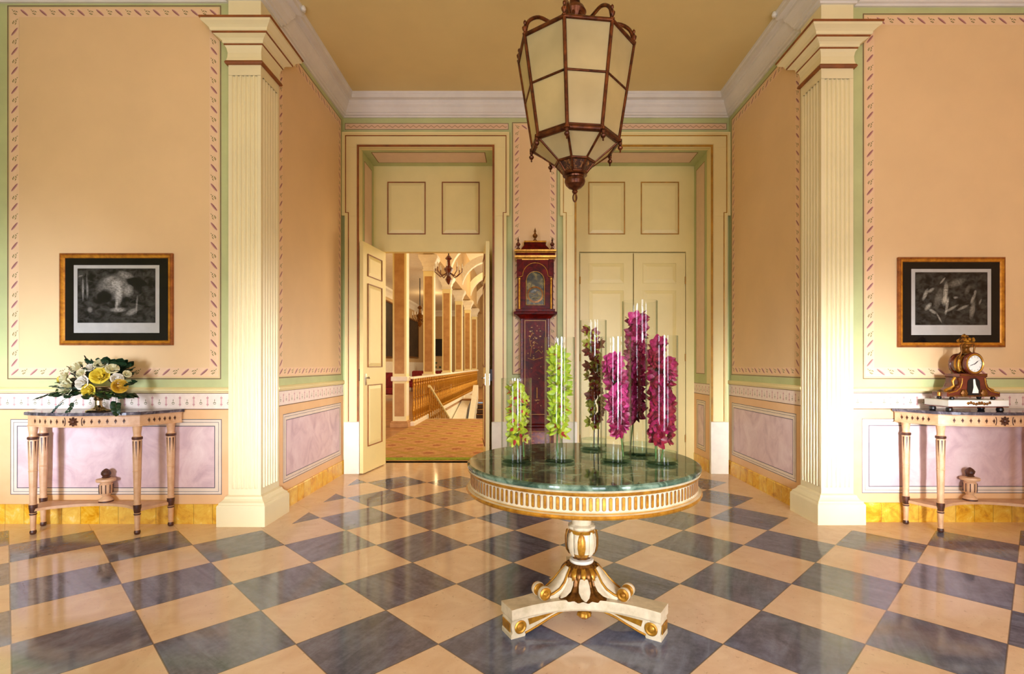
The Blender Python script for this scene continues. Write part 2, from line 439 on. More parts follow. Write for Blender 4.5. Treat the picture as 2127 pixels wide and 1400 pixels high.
    def go(s, name, parent=None, sub=0):
        me = bpy.data.meshes.new(name); me.from_pydata(s.v, [], s.f)
        for m in s.mats: me.materials.append(MT[m])
        me.polygons.foreach_set('material_index', s.m); me.polygons.foreach_set('use_smooth', s.sm)
        if s.uv:
            ul = me.uv_layers.new(name='UVMap').data
            for fi, uv in s.uv.items():
                for k, li in enumerate(me.polygons[fi].loop_indices): ul[li].uv = uv[k]
        me.validate(); me.update()
        o = bpy.data.objects.new(name, me); COL.objects.link(o)
        if parent: o.parent = parent
        if sub:
            md = o.modifiers.new('sub', 'SUBSURF'); md.levels = md.render_levels = sub
        return o
def T(x=0, y=0, z=0, rz=0, rx=0, ry=0, s=1):
    return Matrix.Translation((x, y, z)) @ Matrix.Rotation(rz, 4, 'Z') @ Matrix.Rotation(rx, 4, 'X') @ Matrix.Rotation(ry, 4, 'Y') @ Matrix.Scale(s, 4)
def thing(name, label, cat, loc=(0, 0, 0), rz=0, group=None):
    o = bpy.data.objects.new(name, None); COL.objects.link(o); o.empty_display_size = .1
    o.location = loc; o.rotation_euler = (0, 0, rz); o['label'] = label; o['category'] = cat
    if group: o['group'] = group
    return o
def tag(o, label, cat, group=None, kind=None):
    o['label'] = label; o['category'] = cat
    if group: o['group'] = group
    if kind: o['kind'] = kind
    return o
def struct(o, label=None, cat=None):
    o['kind'] = 'structure'
    if label: o['label'] = label
    if cat: o['category'] = cat
    return o
def dup(o, parent=None, loc=None, rot=None, scale=None):
    c = o.copy(); COL.objects.link(c)
    if parent is not None: c.parent = parent
    if loc is not None: c.location = loc
    if rot is not None: c.rotation_euler = rot
    if scale is not None: c.scale = (scale,)*3 if not isinstance(scale, tuple) else scale
    for ch in list(o.children): dup(ch, c)
    return c

# flat painted decoration on a wall face. fr = (origin, horizontal dir, normal) : point(a, z, d) in world
class Face:
    def __init__(s, b, kind, c, n):
        s.b, s.kind, s.c, s.n = b, kind, c, n        # kind 'y': plane Y=c, a is X; kind 'x': plane X=c, a is Y; n = sign of the normal
    def p(s, a, z, d=0.0):
        return (a, s.c+s.n*d, z) if s.kind == 'y' else (s.c+s.n*d, a, z)
    def rect(s, a0, a1, z0, z1, mat, d=.001, uv=None):
        q = [s.p(a0, z0, d), s.p(a1, z0, d), s.p(a1, z1, d), s.p(a0, z1, d)]
        flip = (s.kind == 'y' and s.n > 0) or (s.kind == 'x' and s.n < 0)
        if flip: q = q[::-1]; uv = uv[::-1] if uv else None
        s.b.quad(*q, mat, uv)
    def line(s, a0, a1, z0, z1, w, mat, d=.002):
        s.rect(a0, a1, z0, z0+w, mat, d); s.rect(a0, a1, z1-w, z1, mat, d)
        s.rect(a0, a0+w, z0+w, z1-w, mat, d); s.rect(a1-w, a1, z0+w, z1-w, mat, d)
    def strip(s, a0, a1, z0, z1, mat, per, d=.002, vert=False, flip=False):
        if vert:
            L = round((z1-z0)/per); uv = [(0, 0), (0, 1), (L, 1), (L, 0)]
            if flip: uv = [(0, 1), (0, 0), (L, 0), (L, 1)]
        else:
            L = max(1, round((a1-a0)/per)); uv = [(0, 0), (L, 0), (L, 1), (0, 1)]
            if flip: uv = [(L, 0), (0, 0), (0, 1), (L, 1)]
        s.rect(a0, a1, z0, z1, mat, d, uv)
    def panel(s, a0, a1, z0, z1, w=.075, per=.168, fb=False):
        """salmon field with a painted ribbon border and a hairline round it"""
        s.rect(a0, a1, z0, z1, 'salmon', .001)
        s.line(a0-.012, a1+.012, z0-.012, z1+.012, .008, 'thin_line', .002)
        g = .012
        s.strip(a0+g, a1-g, z1-g-w, z1-g, 'frieze', per, flip=True); s.strip(a0+g, a1-g, z0+g, z0+g+w, 'frieze', per, flip=fb)
        s.strip(a0+g, a0+g+w, z0+g+w, z1-g-w, 'frieze', per, vert=True)
        s.strip(a1-g-w, a1-g, z0+g+w, z1-g-w, 'frieze', per, vert=True, flip=True)
    def dado(s, a0, a1, p0, p1, border=True):
        s.rect(a0, a1, .16, .97, 'dado_orange', .001)
        s.line(p0, p1, .245, .888, .006, 'grey_line', .002)
        s.rect(p0+.006, p1-.006, .251, .882, 'dado_white', .002)
        s.line(p0+.025, p1-.025, .27, .863, .004, 'grey_line', .003)
        s.rect(p0+.06, p1-.06, .305, .828, 'dado_pink', .003)
        s.line(p0+.056, p1-.056, .301, .832, .007, 'grey_line', .004)
        s.rect(a0, a1, .968, .976, 'thin_line', .002)
        s.strip(a0, a1, .976, 1.105, 'bar_frieze', .115, .001)
        s.rect(a0, a1, 1.105, 1.111, 'thin_line', .002)

ZC = 4.43; ZT = 4.68     # cornice underside, ceiling
XL, XR, YB = -2.235, 2.58, 6.46
YLW, YRW = 4.41, 4.46    # bay walls
SL, SRW, YR = -4.47, 4.86, -2.6   # side walls and rear wall
CXR = (XL+XR)/2

# floor -------------------------------------------------------------------
b = B(); b.box(SL-.2, SRW+.2, YR-.2, 7.26, -.12, 0, 'floor'); struct(b.go('floor'))
b = B(); b.box(SL-.2, SRW+.2, YR-.2, 7.14, ZT, ZT+.15, 'ceiling_tan'); struct(b.go('ceiling'))

# bay walls ------------------------------------------------------------------
b = B(); b.box(SL-.15, XL, YLW, YLW+.15, 0, ZT, 'green'); f = Face(b, 'y', YLW, -1)
f.panel(-4.375, -2.578, 1.24, 4.40); f.dado(SL, XL, -4.36, -2.56); struct(b.go('wall_left'))
b = B(); b.box(XR, SRW+.15, YRW, YRW+.15, 0, ZT, 'green'); f = Face(b, 'y', YRW, -1)
f.panel(2.945, 4.72, 1.24, 4.365, fb=True); f.dado(XR, SRW, 2.925, 4.70); struct(b.go('wall_right'))
# alcove side walls
b = B(); b.box(XL-.15, XL, YLW+.15, 7.04, 0, ZT, 'green'); b.box(XL-.15, XL, YLW, YLW+.15, 0, ZT, 'green'); f = Face(b, 'x', XL, 1)
f.panel(4.74, 6.37, 1.24, 4.365); f.dado(4.7, YB, 4.83, 6.37); struct(b.go('wall_alcove_left'))
b = B(); b.box(XR, XR+.15, YRW+.15, 7.04, 0, ZT, 'green'); b.box(XR, XR+.15, YRW, YRW+.15, 0, ZT, 'green'); f = Face(b, 'x', XR, -1)
f.panel(4.80, 6.37, 1.24, 4.365); f.dado(4.75, YB, 4.87, 6.37); struct(b.go('wall_alcove_right'))
# back wall with two deep openings
DL0, DL1, DR0, DR1, DH = -2.025, -.373, .673, 2.338, 4.055
YP = 7.04
b = B()
b.box(XL, DL0, YB, YP, 0, ZT, 'green'); b.box(DL1, DR0, YB, YP, 0, ZT, 'green'); b.box(DR1, XR, YB, YP, 0, ZT, 'green')
b.box(DL0, DL1, YB, YP, DH, ZT, 'green'); b.box(DR0, DR1, YB, YP, DH, ZT, 'green')
f = Face(b, 'y', YB, -1)
for a0, a1 in ((XL+.02, DL1+.20), (DR0-.20, XR-.03)):
    f.rect(a0, a1, 4.29, 4.36, 'strip_ground', .001); f.line(a0, a1, 4.285, 4.365, .006, 'thin_line', .003)
    f.strip(a0+.02, a1-.02, 4.302, 4.348, 'fret', .075, .002)
f.panel(-.115, .425, 1.24, 4.365, .07)
f.dado(-.16, .47, -.07, .38)
for x0, n in ((DL0, 1), (DL1, -1), (DR0, 1), (DR1, -1)):
    g = Face(b, 'x', x0, n)
    g.rect(YB, YP, 0, DH, 'cream', .0004)
    g.rect(YB+.10, YP, 1.11, DH-.0, 'green', .002)
    g.rect(YB+.17, YP-.09, 1.24, DH-.1, 'strip_ground', .003); g.line(YB+.165, YP-.085, 1.235, DH-.095, .007, 'thin_line', .004)
    g.dado(YB, YP, YB+.14, YP-.1)
    g.rect(YB, YP, 0, .16, 'siena', .006)
for a0, a1 in ((DL0, DL1), (DR0, DR1)):   # soffits
    def sof(x0, x1, y0, y1, d, m): b.quad((x0, y0, DH-d), (x0, y1, DH-d), (x1, y1, DH-d), (x1, y0, DH-d), m)
    sof(a0, a1, YB, YP, .001, 'green'); sof(a0+.1, a1-.1, YB+.12, YP-.12, .002, 'thin_line'); sof(a0+.11, a1-.11, YB+.13, YP-.13, .003, 'strip_ground')
    sof(a0, a1, YB, YB+.06, .002, 'cream')
struct(b.go('wall_back'))
# panel wall at the back of the openings (over-door panels), the left one open below
OL0, OL1, OH = -1.885, -.505, 2.889
b = B()
b.box(-8, OL0, YP, YP+.1, 0, ZT, 'door_cream'); b.box(OL1, DR0+.1, YP, YP+.1, 0, ZT, 'door_cream')
b.box(OL0, OL1, YP, YP+.1, OH, ZT, 'door_cream'); b.box(DR0+.1, 2.225, YP, YP+.1, OH, ZT, 'door_cream'); b.box(2.225, 3.0, YP, YP+.1, 0, ZT, 'door_cream'); b.box(DR0+.1, 2.225, YP+.065, YP+.1, 0, OH, 'door_cream')  # last box is an added backing that blocks hall light at the door gap
def relief(b, T4, a0, a1, z0, z1, y, line, w=.012, depth=.012):
    """raised-and-fielded panel: outer line, sunk moulding and inner field on plane y facing -Y"""
    X = b.X; b.X = X @ T4
    for (x0, x1, zz0, zz1) in ((a0, a1, z0, z0+w), (a0, a1, z1-w, z1), (a0, a0+w, z0+w, z1-w), (a1-w, a1, z0+w, z1-w)):
        b.box(x0, x1, y-.012, y, zz0, zz1, line)
    i = w+.045
    # bevelled field
    vs = [(a0+w, y, z0+w), (a1-w, y, z0+w), (a1-w, y, z1-w), (a0+w, y, z1-w),
          (a0+i, y-depth, z0+i), (a1-i, y-depth, z0+i), (a1-i, y-depth, z1-i), (a0+i, y-depth, z1-i)]
    b.add(vs, [[0, 1, 5, 4], [1, 2, 6, 5], [2, 3, 7, 6], [3, 0, 4, 7], [4, 5, 6, 7]], 'door_cream')
    b.X = X
for a0, a1 in ((-1.834, -1.316), (-1.094, -.583), (.897, 1.395), (1.611, 2.128)):
    relief(b, Matrix(), a0, a1, 3.125, 3.838, YP, 'red_line' if a0 < 0 else 'gold_line')
struct(b.go('wall_overdoor'))

# rear part of the room (behind the viewer) with windows
b = B()
WIN = [(-3.5, -2.2), (.5, 1.7), (3.2, 4.3)]
WZ0, WZ1 = .3, 2.5
b.box(SL-.15, SRW+.15, YR-.2, YR, WZ1, ZT, 'salmon'); b.box(SL-.15, SRW+.15, YR-.2, YR, 0, WZ0, 'dado_orange')
xs = [SL-.15]+[v for w in WIN for v in w]+[SRW+.15]
for i in range(0, len(xs), 2): b.box(xs[i], xs[i+1], YR-.2, YR, WZ0, WZ1, 'salmon')
struct(b.go('wall_rear'))
b = B(); b.box(SL-.15, SL, YR, YLW, 0, ZT, 'green'); struct(b.go('wall_side_left'))
b = B(); b.box(SRW, SRW+.15, YR, YRW, 0, ZT, 'salmon'); struct(b.go('wall_side_right'))
for k, (a, c) in enumerate(WIN):
    b = B()
    for x in (a, (a+c)/2-.03, c-.06): b.box(x, x+.06, YR-.12, YR-.06, WZ0, WZ1, 'off_white')
    for z in (WZ0, 1.0, 1.7, WZ1-.06): b.box(a+.06, c-.06, YR-.115, YR-.065, z, z+.05, 'off_white')
    o = struct(b.go('window_%d' % (k+1)))

# cornice ---------------------------------------------------------------------
cor = [(0, ZC), (.02, ZC), (.022, 4.447), (.042, 4.452), (.045, 4.475), (.055, 4.48), (.062, 4.50), (.075, 4.53), (.095, 4.555), (.105, 4.575),
       (.105, 4.60), (.115, 4.605), (.155, 4.612), (.158, 4.65), (.168, 4.658), (.172, ZT)]
b = B()
cap = [(SL, YR), (SL, YLW), (-2.485, YLW), (-2.485, YLW-.035), (-2.21, YLW-.035), (-2.21, 4.70), (XL, 4.70), (XL, YB), (XR, YB), (XR, 4.75), (2.555, 4.75), (2.555, YRW-.035),
       (2.83, YRW-.035), (2.83, YRW), (SRW, YRW), (SRW, YR)]
b.sweep(cap, cor, 'white_plaster', side=1)
struct(b.go('trim_1'), 'white moulded plaster cornice around the ceiling', 'cornice')
# dado rails and skirtings -------------------------------------------------------
rail = [(0, 1.111), (.012, 1.111), (.018, 1.122), (.03, 1.128), (.032, 1.142), (.022, 1.15), (.012, 1.158), (0, 1.16)]
sk = [(0, 0), (.018, 0), (.018, .155), (.012, .165), (0, .165)]
runs = {'left': [(SL, YLW), (-2.485, YLW)], 'alcove_left': [(XL, 4.70), (XL, YB)], 'alcove_right': [(XR, YB), (XR, 4.75)], 'right': [(2.83, YRW), (SRW, YRW)],
        'center': [(-.16, YB), (.47, YB)], 'side_left': [(SL, YR), (SL, YLW)], 'side_right': [(SRW, YRW), (SRW, YR)]}
k = 2
for nm, pth in runs.items():
    b = B(); b.sweep(pth, rail, 'cream'); struct(b.go('trim_%d' % k)); k += 1
    b = B(); b.sweep(pth, sk, 'siena'); struct(b.go('baseboard_'+nm))

# pilasters -------------------------------------------------------------------
def pilaster(mir, dy, name):
    def pt(p):
        return ((2*CXR-p[0]) if mir else p[0], p[1]+dy)
    A = [(-2.485, YLW), (-2.485, YLW-.035), (-2.21, YLW-.035), (-2.21, 4.70), (XL, 4.70)]
    path = [pt(p) for p in A]; side = -1 if mir else 1
    def nf(p, q, n, m=.025, dep=.017):
        out = [p]; P = Vector(p); Q = Vector(q); L = (Q-P).length; d = (Q-P)/L; nn = Vector((d.y, -d.x)) * -1
        w = (L-2*m)/n; fl = w*.74
        for i in range(n):
            s0 = m+i*w+(w-fl)/2
            for j in range(7):
                t = j/6; dd = math.sin(PI*t)*dep
                out.append(tuple(P+d*(s0+fl*t)+nn*dd))
        return out
    fl = [A[0]]+nf(A[1], A[2], 6)+nf(A[2], A[3], 6)+[A[3], A[4]]
    flm = [pt(p) for p in fl]
    b = B()
    b.sweep(flm, [(0, .30), (0, 3.80)], 'pilaster_cream', side=side, cap=False)
    b.sweep(path, [(0, .24), (0, .302)], 'pilaster_cream', side=side, cap=False)
    b.sweep(path, [(0, 3.798), (0, 3.9)], 'pilaster_cream', side=side, cap=False)
    b.sweep(path, [(0, 4.15), (0, ZC)], 'pilaster_cream', side=side, cap=False)
    core = [pt(p) for p in [(-2.47, YLW+.02), (-2.47, YLW-.015), (-2.23, YLW-.015), (-2.23, 4.68), (XL-.05, 4.68), (XL-.05, YLW+.02)]]
    b.prism(core, 0, ZC, 'pilaster_cream')
    root = b.go(name)
    b = B()
    b.sweep(path, [(0, 0), (.065, 0), (.065, .165), (.062, .175), (.055, .182), (.052, .195), (.036, .207), (.024, .222), (.018, .24), (.010, .244), (0, .25)], 'pilaster_cream', side=side)
    b.go('pilaster_base', root)
    b = B()
    b.sweep(path, [(0, 3.885), (.018, 3.888, 'red_line'), (.024, 3.90, 'red_line'), (.018, 3.915, 'red_line'), (.012, 3.92), (.006, 3.95), (.004, 3.985), (.010, 4.02), (.022, 4.04),
                   (.026, 4.042, 'red_line'), (.026, 4.052, 'red_line'), (.032, 4.054), (.034, 4.072), (.05, 4.086), (.078, 4.10), (.084, 4.104), (.088, 4.105, 'red_line'), (.09, 4.117, 'red_line'),
                   (.098, 4.119), (.102, 4.14), (.12, 4.155), (.146, 4.172), (.148, 4.19), (.156, 4.191, 'red_line'), (.158, 4.204, 'red_line'), (0, 4.206)], 'pilaster_cream', side=side)
    b.go('pilaster_capital', root)
    return root
o = pilaster(False, 0, 'trim_20'); struct(o, 'fluted cream corner pilaster at the left of the alcove', 'pilaster')
o = pilaster(True, YRW-YLW, 'trim_21'); struct(o, 'fluted cream corner pilaster at the right of the alcove', 'pilaster')

# door surrounds ------------------------------------------------------------------
def surround(a0, a1, o0, o1, name, lab, gold):
    """a0..a1 opening, o0..o1 outer edges above the ears"""
    b = B(); y = YB; t = .035; ze = 3.20; i = .035
    poly = [(o0, ze), (o0, 4.234), (o1, 4.234), (o1, ze), (o1-i, ze), (o1-i, 0), (a1, 0), (a1, DH), (a0, DH), (a0, 0), (o0+i, 0), (o0+i, ze)]
    X = Matrix(((1, 0, 0, 0), (0, 0, 1, y-t), (0, 1, 0, 0), (0, 0, 0, 1)))
    # tessellate by boxes
    b.box(o0+i, a0, y-t, y, 0, ze, 'cream', .003); b.box(o0, a0, y-t, y, ze, DH, 'cream', .003); b.box(o0, o1, y-t, y, DH, 4.234, 'cream', .003)
    b.box(a1, o1, y-t, y, ze, DH, 'cream', .003); b.box(a1, o1-i, y-t, y, 0, ze, 'cream', .003)
    # raised outer moulding following the ears, and gilt lines
    path = [(o0+i, 0), (o0+i, ze), (o0, ze), (o0, 4.234), (o1, 4.234), (o1, ze), (o1-i, ze), (o1-i, 0)]
    def band(off, w, h, mat, pth=path, z0=0.0):
        P = [Vector(p) for p in pth]; inn = []
        n = len(P)
        def offp(d):
            out = []
            for k in range(n):
                ns = []
                if k > 0: e = (P[k]-P[k-1]).normalized(); ns.append(Vector((e.y, -e.x)))
                if k < n-1: e = (P[k+1]-P[k]).normalized(); ns.append(Vector((e.y, -e.x)))
                m = sum(ns, Vector((0, 0))); m = m/(1+ns[0].dot(ns[1])) if len(ns) == 2 else m
                out.append(P[k]+m*d)
            return out
        A = offp(off); Bq = offp(off+w)
        vs = []; fs = []
        for k in range(n):
            for q, yy in ((A[k], y-t), (A[k], y-t-h), (Bq[k], y-t-h), (Bq[k], y-t)): vs.append((q.x, yy, max(q.y, z0)))
        for k in range(n-1):
            for j in range(3): o_ = k*4+j; fs.append([o_, o_+1, o_+5, o_+4])
        b.add(vs, fs, mat)
    band(.0, .022, .022, 'cream'); band(.022, .012, .010, 'cream')
    band(.034, .010, .006, 'gold_line' if gold else 'red_line', z0=.647)
    ip = [(a0, 0), (a0, DH), (a1, DH), (a1, 0)]
    band(-.05, .014, .008, 'cream', ip); band(-.026, .024, .010, 'red_line' if not gold else 'gold_line', ip, .647)
    for x0, x1 in ((o0+i-.008, a0+.006), (a1-.006, o1-i+.008)):
        b.box(x0, x1, y-t-.03, y-t+.02, 0, .645, 'off_white', .004)
    return struct(b.go(name), lab, 'door surround')
surround(DL0, DL1, XL+.002, -.163, 'trim_22', 'cream eared surround of the open double door', False)
surround(DR0, DR1, .47, XR-.004, 'trim_23', 'cream eared surround of the closed double door', True)

# door leaves ------------------------------------------------------------------
def leaf(parent, w, hx, hy, ang, mir, line, handle, nm='door_leaf'):
    """leaf hinged at (hx, hy); unrotated it runs +X (or -X when mir) with its face towards -Y"""
    X = T(hx, hy, 0, ang)
    b = B(X); s = -1 if mir else 1
    x0, x1 = (0, w) if not mir else (-w, 0)
    b.box(x0, x1, 0, .045, .012, 2.872, 'door_cream', .003)
    for face in (0, 1):
        F4 = Matrix() if face == 0 else Matrix.Translation(((x0+x1), .045, 0)) @ Matrix.Rotation(PI, 4, 'Z')
        for z0, z1 in ((2.46, 2.74), (1.32, 2.37), (.33, 1.10)):
            relief(b, F4, x0+.12, x1-.12, z0, z1, 0, line, .009, .01)
    o = b.go(nm, parent)
    if handle:
        hb = B(X); cx = (x1-.07) if not mir else (x0+.07)
        for yy, sg in ((0, -1), (.045, 1)):
            hb.box(cx-.02, cx+.02, min(yy, yy+sg*.006), max(yy, yy+sg*.006), 1.1, 1.24, 'chrome')
            hb.tube([(cx, yy, 1.19), (cx, yy+sg*.03, 1.19)], .007, 'chrome'); 
            hb.lathe([(0, -.016), (.014, -.01), (.018, 0), (.014, .01), (0, .016)], 'chrome', 12, (cx, yy+sg*.04, 1.19))
        hb.go('door_handle', o)
    hg = B(X)
    for z in (.35, 1.45, 2.5): hg.lathe([(.008, z-.05), (.008, z+.05)], 'gold_line', 8, ((.0) if not mir else 0, -.006, 0))
    hg.go('hinge', o)
    return o
d = bpy.data.objects.new('door_1', None); COL.objects.link(d); struct(d, 'open cream double door leading to the stair hall', 'door')
leaf(d, .665, -1.90, 7.02, -PI/2-.15, False, 'red_line', True)
leaf(d, .665, -.485, 7.02, PI/2+.12, True, 'red_line', True)
d = bpy.data.objects.new('door_2', None); COL.objects.link(d); struct(d, 'closed cream double door behind the round table', 'door')
leaf(d, .719, .785, YP+.004, 0, False, 'door_cream', False)
leaf(d, .698, 2.217, YP+.004, 0, True, 'door_cream', True)
# door catches on the frames
for x in (DL0+.0, DL1-.03):
    b = B(); b.box(x, x+.03, YB-.05, YB-.02, 1.15, 1.30, 'lock_black', .003)
    o = b.go('door_catch'); tag(o, 'black door catch on the %s jamb of the open door' % ('left' if x < -1 else 'right'), 'door catch')
# ================================================================ round pedestal table
def round_table():
    X0, Y0, top, Rt = .320, 2.80, .838, .616
    t = thing('pedestal_table', 'large round painted pedestal table with green marble top and gilt carved base', 'table', (X0, Y0, 0))
    b = B(); b.lathe([(0, .812), (Rt-.012, .812), (Rt-.002, .816), (Rt, .824), (Rt-.002, .832), (Rt-.012, top), (0, top)], 'green_marble', 128)
    b.go('marble_top', t)
    b = B()
    b.lathe([(.2, .70), (Rt-.018, .70), (Rt-.016, .695), (Rt-.001, .692, 'gilt'), (Rt+.004, .700, 'gilt'), (Rt-.002, .709, 'gilt'), (Rt-.016, .712), (Rt-.014, .717, 'gold_line'), (Rt-.02, .720, 'table_cream'),
             (Rt-.022, .724), (Rt-.022, .785), (Rt-.018, .788), (Rt-.012, .790, 'gilt'), (Rt-.006, .798, 'gilt'), (Rt-.004, .806, 'gilt'), (Rt-.012, .812), (.2, .812)], 'table_cream', 128)
    ap = b.go('apron', t)
    b = B(); n = 132
    for k in range(n):
        a = 2*PI*k/n; X = Matrix.Rotation(a, 4, 'Z') @ Matrix.Translation((Rt-.022, 0, .7545)); b.X = X
        pts = []; w, h = .0062, .027
        for j in range(12):
            q = PI*j/11 - PI/2*0
            pts.append((w*math.cos(q), h-w+w*math.sin(q)))
        for j in range(12):
            q = PI+PI*j/11; pts.append((w*math.cos(q), -h+w+w*math.sin(q)))
        out = [(.002, p[0]*1.35, p[1]*1.08) for p in pts]; inn = [(.004, p[0], p[1]) for p in pts]; c = len(pts)
        b.add(out+inn, [[i, (i+1) % c, c+(i+1) % c, c+i] for i in range(c)], 'thin_line')
        b.add(inn, [list(range(c))], 'gilt', False)
    b.X = Matrix(); o = b.go('apron_fluting', ap); o['label'] = 'row of upright gilt flutes'
    # column
    b = B()
    b.lathe([(.053, .49), (.052, .60), (.056, .66), (.075, .69), (.12, .70)], 'table_cream', 40)
    b.go('column_shaft', t)
    b = B()
    def lob(n, d): return lambda a, z: d*abs(math.sin(n*a/2))-.5*d
    b.lathe([(.04, .305), (.048, .312, 'dark_gilt'), (.052, .325, 'dark_gilt'), (.068, .345, 'gilt'), (.076, .38, 'table_cream'), (.0765, .42, 'table_cream'), (.070, .45, 'table_cream'), (.060, .465, 'gilt'), (.07, .474), (.072, .486), (.055, .494)],
            'table_cream', 96, wob=lob(8, .10))
    u = b.go('column_urn', t)
    b = B()
    for k in range(8):
        b.X = Matrix.Rotation(2*PI*k/8-PI/2-.11, 4, 'Z')
        vs = []; fs = []; prof = [(.062, .328, .006), (.078, .35, .016), (.084, .38, .021), (.0845, .42, .020), (.080, .445, .014), (.076, .462, .003)]
        for i, (r, z, w) in enumerate(prof):
            vs += [(r-.004, -w, z), (r+.006, 0, z), (r-.004, w, z)]
        for i in range(len(prof)-1):
            o_ = i*3; fs += [[o_, o_+1, o_+4, o_+3], [o_+1, o_+2, o_+5, o_+4]]
        b.add(vs, fs, 'gilt' if k % 2 == 0 else 'table_cream', True)
    b.X = Matrix(); b.go('acanthus_leaf', u)
    b = B(); b.lathe([(.05, .285), (.062, .289), (.066, .297), (.062, .305), (.045, .309)], 'off_white', 40); b.go('column_collar', t)
    # bell with hanging leaves
    b = B()
    b.lathe([(.185, .147), (.17, .155), (.135, .172), (.115, .195), (.102, .225), (.095, .25), (.080, .272), (.055, .288)], 'dark_gilt', 120, wob=lambda a, z: .05*math.sin(24*a))
    bell = b.go('column_bell', t)
    b = B()
    for k in range(24):
        b.X = Matrix.Rotation(2*PI*k/24, 4, 'Z')
        prof = [(.084, .277, .010), (.102, .262, .013), (.112, .245, .013), (.115, .228, .008), (.117, .222, .001)]
        vs = []; fs = []
        for r, z, w in prof: vs += [(r-.006, -w, z), (r+.003, 0, z), (r-.006, w, z)]
        for i in range(len(prof)-1): o_ = i*3; fs += [[o_+3, o_+4, o_+1, o_], [o_+4, o_+5, o_+2, o_+1]]
        b.add(vs, fs, 'dark_gilt' if k % 2 else 'gilt', True)
    b.X = Matrix(); b.go('leaf_collar', bell)
    b = B()
    for k in range(9):   # white tongue leaves between the scrolls
        b.X = Matrix.Rotation(2*PI*k/9+PI/2+.35, 4, 'Z')
        prof = [(.108, .232, .020), (.125, .205, .028), (.148, .18, .030), (.175, .162, .020), (.192, .153, .004)]
        vs = []; fs = []
        for r, z, w in prof: vs += [(r-.004, -w, z), (r+.006, 0, z+.004), (r-.004, w, z)]
        for i in range(len(prof)-1): o_ = i*3; fs += [[o_+3, o_+4, o_+1, o_], [o_+4, o_+5, o_+2, o_+1]]
        b.add(vs, fs, 'table_cream', True)
    b.X = Matrix(); o = b.go('tongue_leaf', bell); o['label'] = 'pale painted tongue leaves'
    angs = [math.radians(a) for a in (-32, 88, 208)]
    for a in angs:
        # S scroll bracket
        b = B(Matrix.Rotation(a, 4, 'Z'))
        cl = [(.088, .270), (.112, .245), (.135, .215), (.165, .188), (.205, .168), (.235, .164)]
        th = [.024, .030, .034, .034, .030, .022]; hw = [.022, .034, .044, .048, .044, .04]
        vs = []; fs = []
        for (r, z), t_, w in zip(cl, th, hw): vs += [(r-.02, -w, z-t_), (r, -w, z), (r+.008, -w*.55, z+.010), (r+.008, w*.55, z+.010), (r, w, z), (r-.02, w, z-t_)]
        for i in range(len(cl)-1):
            for j in range(5): o_ = i*6+j; fs.append([o_, o_+6, o_+7, o_+1])
        b.add([v for v in vs], fs, 'table_cream', True)
        for s_ in (-1, 1):
            b.tube([(r+.002, s_*w*1.0, z+.003) for (r, z), w in zip(cl, hw)], .006, 'gilt', 8)
        br = b.go('scroll_bracket', t)
        b = B(Matrix.Rotation(a, 4, 'Z') @ Matrix.Translation((.252, 0, .180)) @ Matrix.Rotation(PI/2, 4, 'X'))
        b.lathe([(0, -.056), (.010, -.054), (.014, -.050), (.022, -.052), (.032, -.048), (.032, -.018), (.027, -.012), (.029, 0), (.027, .012), (.032, .018), (.032, .048), (.022, .052), (.014, .050), (.010, .054), (0, .056)], 'gilt', 24)
        b.lathe([(.0335, -.042), (.0345, -.03), (.0335, -.022)], 'table_cream', 24); b.lathe([(.0335, .022), (.0345, .03), (.0335, .042)], 'table_cream', 24)
        b.go('volute', br)
    # tripartite plinth
    def tri(r, hw, mid):
        P = []
        for i, a in enumerate(angs):
            u = Vector((math.cos(a), math.sin(a))); n = Vector((-u.y, u.x))
            P.append(u*r-n*hw); P.append(u*r+n*hw)
            a2 = angs[(i+1) % 3]; u2 = Vector((math.cos(a2), math.sin(a2))); n2 = Vector((-u2.y, u2.x))
            q = u2*r-n2*hw; p0 = u*r+n*hw; am = a+PI/3; c = Vector((math.cos(am), math.sin(am)))*mid
            for j in range(1, 14):
                s_ = j/14; P.append(p0*(1-s_)**2+c*2*s_*(1-s_)+q*s_*s_)
        return [(p.x, p.y) for p in P]
    b = B(); b.prism(tri(.452, .061, .02), .097, .147, 'table_cream'); b.prism(tri(.445, .055, .012), .086, .097, 'table_cream', top=tri(.452, .061, .02))
    b.go('plinth', t)
    for a in angs:
        b = B(Matrix.Rotation(a, 4, 'Z') @ Matrix(((1, 0, 0, 0), (0, 0, 1, 0), (0, 1, 0, 0), (0, 0, 0, 1))))
        prof = [(.445, .092), (.450, .07), (.445, .028), (.452, .02), (.452, 0), (.375, 0), (.370, .012), (.36, .018), (.30, .034), (.24, .056), (.17, .072), (.10, .080), (.10, .092)]
        b.prism(prof, -.052, .052, 'table_cream'); ft = b.go('foot', t)
        b = B(Matrix.Rotation(a, 4, 'Z'))
        for s_ in (-1, 1):
            Y = s_*.053
            b.X = Matrix.Rotation(a, 4, 'Z') @ Matrix.Translation((.402, Y, .052)) @ Matrix.Rotation(-s_*PI/2, 4, 'X')
            b.lathe([(.032, 0), (.033, .004), (.026, .007), (.018, .004), (.013, .008), (0, .010)], 'gilt', 24)
            b.X = Matrix.Rotation(a, 4, 'Z')
            P = [(.36, .084), (.352, .052), (.27, .066), (.20, .082)]
            b.add([(x, Y+s_*.003, z) for x, z in P], [[0, 1, 2, 3]] if s_ < 0 else [[3, 2, 1, 0]], 'gilt')
            b.tube([(x, Y, z) for x, z in [(.375, .016), (.34, .024), (.28, .042), (.22, .062), (.15, .076)]], .006, 'gilt', 6)
        b.box(.450, .455, -.04, .04, .03, .075, 'gilt', .002)
        b.go('foot_gilding', ft)
    b = B(Matrix.Translation((0, -.125, .066)) @ Matrix.Scale(1.2, 4))
